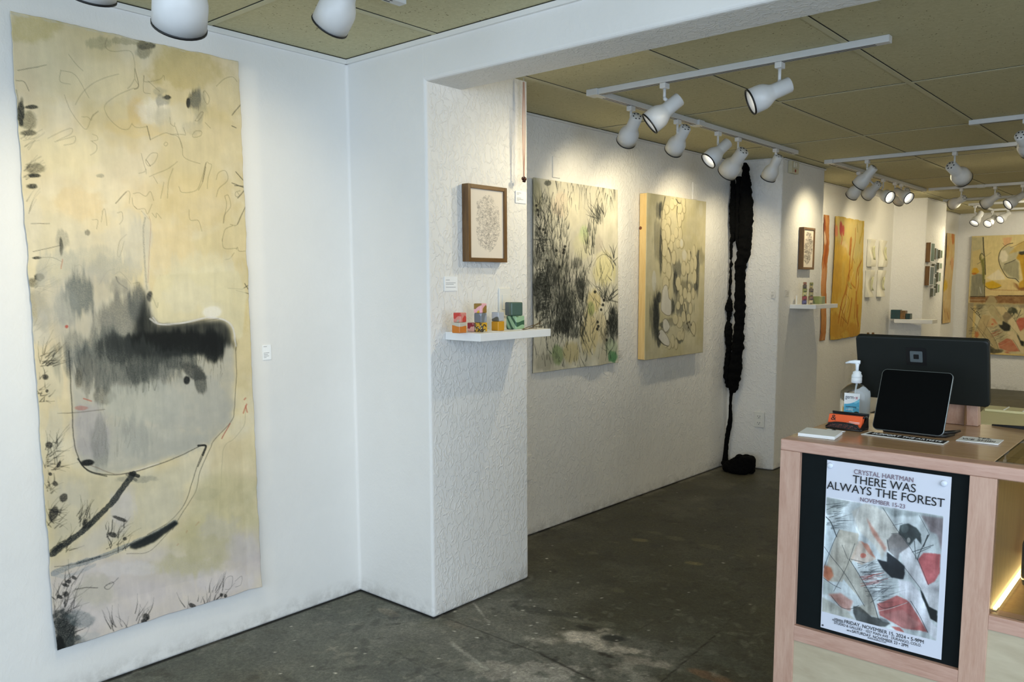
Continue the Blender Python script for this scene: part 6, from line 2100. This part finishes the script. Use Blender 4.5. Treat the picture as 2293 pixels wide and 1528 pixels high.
for (cx_, cy2) in ((127, 72), (938, 199)):
    a = at(1820 + cx_ / 3.184, 1020 + cy2 / 3.184, 'y', yp)
    MB().lathe([(.0004, -.0065), (.0055, -.0062), (.0068, -.005), (.0070, -.0005)], (0, 1, 0), (a[0], yp, a[2]), 24, cap=False).build('tack', MTACK, t)

# ================================================================ THINGS ON THE COUNTER
zt = ZT + .0006
# point-of-sale monitor, seen from behind, leaning towards us at the top
def slab(tl, tr, br, bl, thick, rc, seg=7):
    """rounded-corner slab; corner points of the front face; grows away from us (+normal)"""
    tl, tr, br, bl = map(Vector, (tl, tr, br, bl))
    U = (tr - tl)
    W = U.length
    U.normalize()
    V = (bl - tl)
    H = V.length
    V.normalize()
    N = U.cross(V)  # away from the viewer
    N.normalize()
    out = []
    for (cx, cy, a0) in ((rc, rc, math.pi), (W - rc, rc, 1.5 * math.pi), (W - rc, H - rc, 0), (rc, H - rc, .5 * math.pi)):
        for k in range(seg + 1):
            a = a0 + k / seg * math.pi / 2
            out.append((cx + rc * math.cos(a), cy + rc * math.sin(a)))
    n = len(out)

    def layer(off, ins):
        r = []
        for (x, y) in out:
            cx, cy = W / 2, H / 2
            dx, dy = x - cx, y - cy
            r.append(tl + U * (cx + dx * (1 - ins / (W / 2))) + V * (cy + dy * (1 - ins / (H / 2))) + N * off)
        return r
    return U, V, N, W, H, layer, n


def slab_mesh(corners, layers, rc):
    U, V, N, W, H, layer, n = slab(*corners, 0, rc)
    a = MB()
    vs = []
    for off, ins in layers:
        vs += layer(off, ins)
    ff = []
    for i in range(len(layers) - 1):
        for k in range(n):
            k2 = (k + 1) % n
            ff.append((i * n + k, i * n + k2, (i + 1) * n + k2, (i + 1) * n + k))
    a.add(vs, ff, True)
    a.f.append(tuple(range(n))[::-1])
    a.f.append(tuple((len(layers) - 1) * n + k for k in range(n)))
    a.sm += [False, False]
    return a, U, V, N, W, H


yM0, yM1 = .165, .225
mtl, mtr = at(1909.7, 752.3, 'y', yM0), at(2211, 763.3, 'y', yM0)
mbr, mbl = at(2218.5, 913.5, 'y', yM1), at(1930, 890, 'y', yM1)
mw = (mtr[0] - mtl[0] + mbr[0] - mbl[0]) / 2
xc_ = (mtl[0] + mtr[0] + mbr[0] + mbl[0]) / 4
ztop, zbot = (mtl[2] + mtr[2]) / 2, (mbl[2] + mbr[2]) / 2
cs = ((xc_ - mw / 2, yM0, ztop), (xc_ + mw / 2, yM0, ztop), (xc_ + mw / 2, yM1, zbot), (xc_ - mw / 2, yM1, zbot))
t = thing('point_of_sale_monitor', (xc_, .25, ZT), 'dark grey register monitor seen from behind, concentric square emblem on its back', 'monitor')
MMON = plain('monitor_grey', (30, 33, 31), .45, 0, .03, 30, 0, .2)
a, U, V, N, W, H = slab_mesh(cs, ((0, .004), (.0015, .001), (.004, 0), (.012, 0), (.0135, .001)), .011)
a.build('back_shell', MMON, t)
b, *_ = slab_mesh(tuple(Vector(c) + N * .0137 for c in cs), ((0, .0), (.0035, .0)), .011)
b.build('screen', MBLACK, t)
# emblem: rounded square ring with a square inside
ec = Vector(cs[0]) + U * (W * .476) + V * (H * .285)


def rsq(half, rc, off, thick):
    c = ec - N * off
    return slab_mesh((c - U * half - V * half, c + U * half - V * half, c + U * half + V * half, c - U * half + V * half), ((0, 0), (thick, 0)), rc)[0]


rsq(.0262, .006, .0006, .0008).build('emblem_outer', MBLACK, t)
rsq(.0162, .0025, .0012, .0008).build('emblem_ring', plain('emblem_grey', (84, 92, 94), .4), t)
rsq(.0068, .0012, .0018, .0008).build('emblem_core', MBLACK, t)
st = MB()
st.hexa([(2.285, .262, ZT + .0005), (2.392, .262, ZT + .0005), (2.392, .300, ZT + .0005), (2.285, .300, ZT + .0005),
         (2.285, .238, 1.075), (2.392, .238, 1.075), (2.392, .262, 1.075), (2.285, .262, 1.075)])
st.build('stand', MMAPLE_V, t, .002)
MB().box((2.3625, .2365, ZT + .004), (2.3645, .2640, 1.05)).build('stand_seam', MWALNUT, t)

# customer tablet leaning back on a small stand, facing us
yT0, yT1 = .055, .005
ttl, ttr = at(1978, 826, 'y', yT0), at(2134, 836, 'y', yT0)
tbr, tbl = at(2114, 980, 'y', yT1), at(1951, 959, 'y', yT1)
tw_ = (ttr[0] - ttl[0] + tbr[0] - tbl[0]) / 2
xc2 = (ttl[0] + ttr[0] + tbr[0] + tbl[0]) / 4
zt2, zb2 = (ttl[2] + ttr[2]) / 2, max(ZT + .004, (tbl[2] + tbr[2]) / 2)
cs2 = ((xc2 - tw_ / 2 + .003, yT0, zt2), (xc2 + tw_ / 2 + .003, yT0, zt2), (xc2 + tw_ / 2 - .003, yT1, zb2), (xc2 - tw_ / 2 - .003, yT1, zb2))
t = thing('customer_tablet', (xc2, .03, ZT), 'black customer tablet with a thin silver edge leaning back in front of the monitor', 'tablet')
a, U, V, N, W, H = slab_mesh(cs2, ((0, .0012), (.0006, 0), (.007, 0), (.008, .001)), .013)
a.build('casing', plain('tablet_edge', (120, 128, 130), .3, .6), t)
b, *_ = slab_mesh(tuple(Vector(c) - N * .0006 for c in cs2), ((0, .0016), (.0005, .0014)), .012)
b.build('screen', plain('tablet_glass', (2, 3, 3), .5, 0, .02, 30, 0, .06), t)
MB().box((2.215, .020, ZT + .0005), (2.345, .110, ZT + .006)).build('stand_foot', MBLACK, t, .002)
MB().hexa([(2.235, .060, ZT + .006), (2.325, .060, ZT + .006), (2.325, .078, ZT + .006), (2.235, .078, ZT + .006), (2.24, .052, 1.08), (2.32, .052, 1.08), (2.32, .058, 1.08), (2.24, .058, 1.08)]).build('stand_arm', MBLACK, t, .001)
MB().tube([(2.335, .050, ZT + .006), (2.368, .095, ZT + .005), (2.378, .125, ZT + .006)], [.004, .006, .003], 8).build('stand_leg', MBLACK, t)
MB().tube([(2.345, .010, ZT + .005), (2.366, .030, ZT + .005), (2.380, .055, ZT + .006)], [.003, .005, .0025], 8).build('stand_leg', MBLACK, t)

# support-the-artists strip
t = thing('slogan_strip', (2.19, -.06, zt), 'long black and white slogan strip lying in front of the tablet', 'sticker')
MB().hexa([(2.186, -.062, zt), (2.386, -.074, zt), (2.386, -.018, zt), (2.192, -.012, zt), (2.186, -.062, zt + .0012), (2.386, -.074, zt + .0012), (2.386, -.018, zt + .0012), (2.192, -.012, zt + .0012)]).build('backing', MCARD, t, .0003)
MB().hexa([(2.196, -.052, zt + .0012), (2.383, -.062, zt + .0012), (2.383, -.021, zt + .0012), (2.200, -.015, zt + .0012), (2.196, -.052, zt + .0018), (2.383, -.062, zt + .0018), (2.383, -.021, zt + .0018), (2.200, -.015, zt + .0018)]).build('black_face', MBLACKINK, t)
text('SUPPORT THE ARTISTS', 0, 0, .026, MCARD, t, 0, width=.168, rot=(0, 0, -.05), loc=(2.291, -.038, zt + .0020))

# we-ship card
t = thing('shipping_card', (2.395, .0, zt), 'white card with a handwritten-style shipping note on the counter', 'card')
MB().hexa([(2.396, .004, zt), (2.489, .008, zt), (2.487, .086, zt), (2.396, .079, zt), (2.396, .004, zt + .001), (2.489, .008, zt + .003), (2.487, .086, zt + .001), (2.396, .079, zt + .001)]).build('paper', MCARD, t)
text('YES,', 0, 0, .026, MBLACKINK, t, 0, width=.034, rot=(0, 0, .0), loc=(2.448, .064, zt + .0030), name='lettering')
text('WE SHIP!', 0, 0, .026, MBLACKINK, t, 0, width=.074, rot=(0, 0, .0), loc=(2.442, .028, zt + .0035), name='lettering')

# note pad stack and loose business card
t = thing('note_pad', (2.10, -.13, zt), 'small stack of blank white notes at the counter corner', 'note pad')
for k_ in range(5):
    dz = k_ * .0016
    jx = (k_ % 2) * .001
    MB().hexa([(2.068 + jx, -.186, zt + dz), (2.160 + jx, -.180, zt + dz), (2.148, -.090, zt + dz), (2.054, -.092, zt + dz), (2.068 + jx, -.186, zt + dz + .0015), (2.160 + jx, -.180, zt + dz + .0015), (2.148, -.090, zt + dz + .0015), (2.054, -.092, zt + dz + .0015)]).build('sheet', MCARD, t)
t = thing('business_card', (2.11, -.05, zt), 'loose white business card with an ampersand, between the notes and the card holder', 'business card')
MB().hexa([(2.088, -.070, zt), (2.136, -.062, zt), (2.140, -.044, zt), (2.092, -.036, zt), (2.088, -.070, zt + .0008), (2.136, -.062, zt + .0030), (2.140, -.044, zt + .0008), (2.092, -.036, zt + .0008)]).build('card', MCARD, t)
text('&', 0, 0, .020, MBLACKINK, t, 0, rot=(0, 0, 0), loc=(2.113, -.053, zt + .0028))

# mesh card holder with orange cards
hx0, hx1, hy = 2.081, 2.172, -.028
t = thing('card_holder', (hx0, hy, zt), 'black mesh card holder full of orange business cards', 'card holder')
MO = plain('orange_card', (226, 92, 44), .5, 0, .02)


def hx(x, y, z):
    return (x, y, z)


n = 12
prof_f = [(hx0 + (hx1 - hx0) * q, .006 + .013 * (1 - abs(2 * q - 1) ** 4)) for q in np.linspace(0, 1, n + 1)]
tb = MB()
tb.tube([(x, hy, zt + z) for x, z in prof_f], .0022, 8)
tb.tube([(hx0, hy, zt + .0025), (hx1, hy, zt + .0025)], .0022, 8)
tb.tube([(hx0, hy + .048, zt + .0405), (hx1 + .004, hy + .048, zt + .0405)], .0022, 8)
tb.tube([(hx1, hy, zt + .0025), (hx1 + .004, hy + .050, zt + .004), (hx1 + .004, hy + .048, zt + .0405), (hx1 + .001, hy + .02, zt + .034)], .0022, 8)
tb.build('rim', MBLACK, t)
MMESH = two_tone('wire_mesh', (14, 12, 12), (110, 52, 36), 'noise', 420, thr=.58)
MB().hexa([(hx0 + .002, hy - .0005, zt + .001), (hx1 - .002, hy - .0005, zt + .001), (hx1 - .002, hy + .0005, zt + .001), (hx0 + .002, hy + .0005, zt + .001),
           (hx0 + .006, hy - .0005, zt + .018), (hx1 - .006, hy - .0005, zt + .018), (hx1 - .006, hy + .0005, zt + .018), (hx0 + .006, hy + .0005, zt + .018)]).build('mesh_front', MMESH, t)
MB().hexa([(hx1, hy, zt), (hx1 + .001, hy, zt), (hx1 + .005, hy + .05, zt), (hx1 + .004, hy + .05, zt), (hx1, hy, zt + .008), (hx1 + .001, hy, zt + .008), (hx1 + .005, hy + .05, zt + .036), (hx1 + .004, hy + .05, zt + .036)]).build('mesh_side', MBLACK, t)
MB().hexa([(hx0, hy + .050, zt), (hx1, hy + .050, zt), (hx1, hy + .052, zt), (hx0, hy + .052, zt), (hx0, hy + .048, zt + .0405), (hx1, hy + .048, zt + .0405), (hx1, hy + .050, zt + .036), (hx0, hy + .050, zt + .036)]).build('mesh_back', MBLACK, t)
# cards leaning back
c0 = [(hx0 + .0015, hy + .004, zt + .001), (hx1 - .0005, hy + .004, zt + .001), (hx1 - .0005, hy + .020, zt + .001), (hx0 + .0015, hy + .020, zt + .001),
      (hx0 + .0015, hy + .020, zt + .0375), (hx1 - .0005, hy + .020, zt + .0375), (hx1 - .0005, hy + .036, zt + .0365), (hx0 + .0015, hy + .036, zt + .0365)]
cards = MB().hexa(c0).build('orange_cards', MO, t)
cards['label'] = 'orange business cards with a black ampersand'
ang = math.atan2(.0365, .016)
text('&', 0, 0, .022, MBLACKINK, t, 0, rot=(ang, 0, 0), loc=(hx0 + .015, hy + .0152, zt + .0285))
tl_ = MB()
for k_, (w1, zz) in enumerate(((.028, .0215), (.034, .0185))):
    yk = hy + .004 + .016 * (zz - .001) / .0365
    tl_.box((hx1 - .006 - w1, yk - .0006, zt + zz), (hx1 - .006, yk + .0004, zt + zz + .0009))
tl_.build('printed_lines', MCARD, t)

# hand sanitiser bottle with pump
bx, by = 2.0915, .165
t = thing('hand_sanitizer', (bx, by, zt), 'clear pump bottle of hand sanitizer with a blue and white label', 'bottle')
MCLEAR = glass('clear_bottle', (.96, .99, .99), .02, 1.35)
hw, hd = .0395, .020
bv_ = MB()
lv = [(0, .94), (.003, 1), (.075, 1), (.082, .97), (.100, .55), (.104, .33), (.112, .31)]
ring = []
N_ = 28
for (z, k_) in lv:
    for j in range(N_):
        a_ = 2 * math.pi * j / N_
        ca_, sa_ = math.cos(a_), math.sin(a_)
        ex = 2 / 5.0 if k_ > .6 else 1.0
        X_ = math.copysign(abs(ca_) ** ex, ca_) * hw * k_
        Y_ = math.copysign(abs(sa_) ** ex, sa_) * (hd * k_ if k_ > .6 else hw * k_)
        ring.append((bx + X_, by + Y_, zt + z))
ff = []
for i in range(len(lv) - 1):
    for j in range(N_):
        j2 = (j + 1) % N_
        ff.append((i * N_ + j, i * N_ + j2, (i + 1) * N_ + j2, (i + 1) * N_ + j))
bv_.add(ring, ff, True)
bv_.f.append(tuple(range(N_))[::-1])
bv_.f.append(tuple((len(lv) - 1) * N_ + j for j in range(N_)))
bv_.sm += [False, False]
bv_.build('bottle_body', MCLEAR, t)
MPUMP = plain('pump_white', (232, 238, 242), .35, 0, .01)
cap = MB().lathe([(.012, .106), (.0145, .107), (.0145, .120), (.0135, .121), (.0145, .122), (.0145, .128), (.0115, .133), (.0115, .138), (.0075, .140), (.0075, .141)], (0, 0, 1), (bx + .002, by, zt), 26)
cap.build('pump_collar', MPUMP, t)
MB().tube([(bx + .002, by, zt + .140), (bx + .002, by, zt + .152), (bx + .002, by, zt + .162)], [.0042, .0046, .006], 12).build('pump_stem', MPUMP, t)
MB().tube([(bx + .010, by, zt + .166), (bx - .004, by - .001, zt + .1665), (bx - .018, by - .003, zt + .1655), (bx - .030, by - .004, zt + .162)], [.0055, .0060, .0042, .0022], 12).build('pump_nozzle', MPUMP, t)
MB().tube([(bx + .002, by, zt + .008), (bx + .002, by, zt + .108)], .0022, 8).build('dip_tube', MPUMP, t)
yl0 = by - hd - .0004
lab = MB().box((bx - .024, yl0 - .0004, zt + .012), (bx + .020, yl0 + .0002, zt + .078)).build('front_label', MCARD, t)
wv = MB()
vv = []
n = 10
for i in range(n + 1):
    q = i / n
    vv += [(bx - .0235 + .043 * q, yl0 - .0007, zt + .013), (bx - .0235 + .043 * q, yl0 - .0007, zt + .046 + .018 * q ** 2.2)]
wv.add(vv, [(2 * i, 2 * i + 2, 2 * i + 3, 2 * i + 1) for i in range(n)])
wv.build('blue_swoosh', two_tone('label_blue', (70, 170, 204), (120, 200, 222), 'noise', 60, thr=.6), lab)
text('germ', 0, 0, .0155, plain('label_navy', (30, 34, 60), .5), lab, 0, width=.0235, loc=(bx - .0085, yl0 - .0010, zt + .0665))
text('-x', 0, 0, .0165, plain('label_red', (180, 40, 80), .5), lab, 0, width=.010, loc=(bx + .0095, yl0 - .0010, zt + .0665))
text('moisturizing', 0, 0, .0075, MINK, lab, 0, width=.029, loc=(bx - .004, yl0 - .0012, zt + .039))
text('original', 0, 0, .0065, MCARD, lab, 0, width=.020, loc=(bx - .008, yl0 - .0012, zt + .031))
MB().lathe([(.0004, -.001), (.0085, -.001), (.0085, 0)], (0, 1, 0), (bx + .012, yl0 - .0004, zt + .018), 20, cap=False).build('round_seal', plain('seal_dark', (40, 60, 40), .5), lab)
bkl = MB().box((bx - .006, by + hd - .001, zt + .012), (bx + .034, by + hd + .0004, zt + .084)).build('back_label', MCARD, t)

# cream work surface and divided tray behind the counter, black stapler-like tool on the edge
MCREAM = plain('cream_board', (214, 204, 156), .5, 0, .02)
t = thing('cream_cabinet', (2.335, .33, 0), 'cream topped cabinet standing behind the counter', 'cabinet')
MB().box((2.40, .335, 0), (3.30, .70, .960)).build('body', MBIRCH, t)
MB().hexa([(2.356, .322, .963), (3.32, .322, .963), (3.32, .72, .963), (2.325, .72, .963), (2.356, .322, .984), (3.32, .322, .984), (3.32, .72, .984), (2.325, .72, .984)]).build('top', MCREAM, t, .002)
t = thing('card_tray', (2.33, .585, .985), 'cream divided tray along the back edge of the cream cabinet', 'tray')
MB().box((2.345, .575, .9845), (3.00, .66, .992)).build('tray_base', MCREAM, t, .001)
for k_ in range(11):
    MB().box((2.395 + .05 * k_, .580, .992), (2.398 + .05 * k_, .655, .994)).build('divider', MPLATE, t)
q = MB().hexa([(2.418, .300, zt), (2.56, .338 - .06, zt), (2.56, .350 - .06, zt), (2.418, .306, zt), (2.418, .300, zt + .004), (2.56, .338 - .06, zt + .012), (2.56, .350 - .06, zt + .012), (2.418, .306, zt + .004)])
tag(q.build('letter_opener', MBLACK, None, .001), 'long thin black tool lying on the back edge of the counter', 'tool')

# ================================================================ added fill lights, standing in for unseen track lamps elsewhere in the gallery
area('end_wall_fill', (2.0, 8.0, 2.2), (-.55, 1, -.45), 1.2, .12, 20, (1.0, .90, .68))  # area fill added to brighten the end wall painting
area('front_bay_fill', (3.9, -1.6, 2.24), (-.35, .25, -1), 1.6, .12, 16, (1.0, .96, .90))  # area fill added to brighten the counter top
for (x, y, p_) in ((4.2, 2.0, 28), (4.2, 5.2, 32), (4.0, 8.3, 24)):
    area('far_gallery_fill', (x, y, 2.2), (.35, 0, -1), .12, 2.4, p_, (1.0, .85, .57))  # warm ambient fill added for the gallery
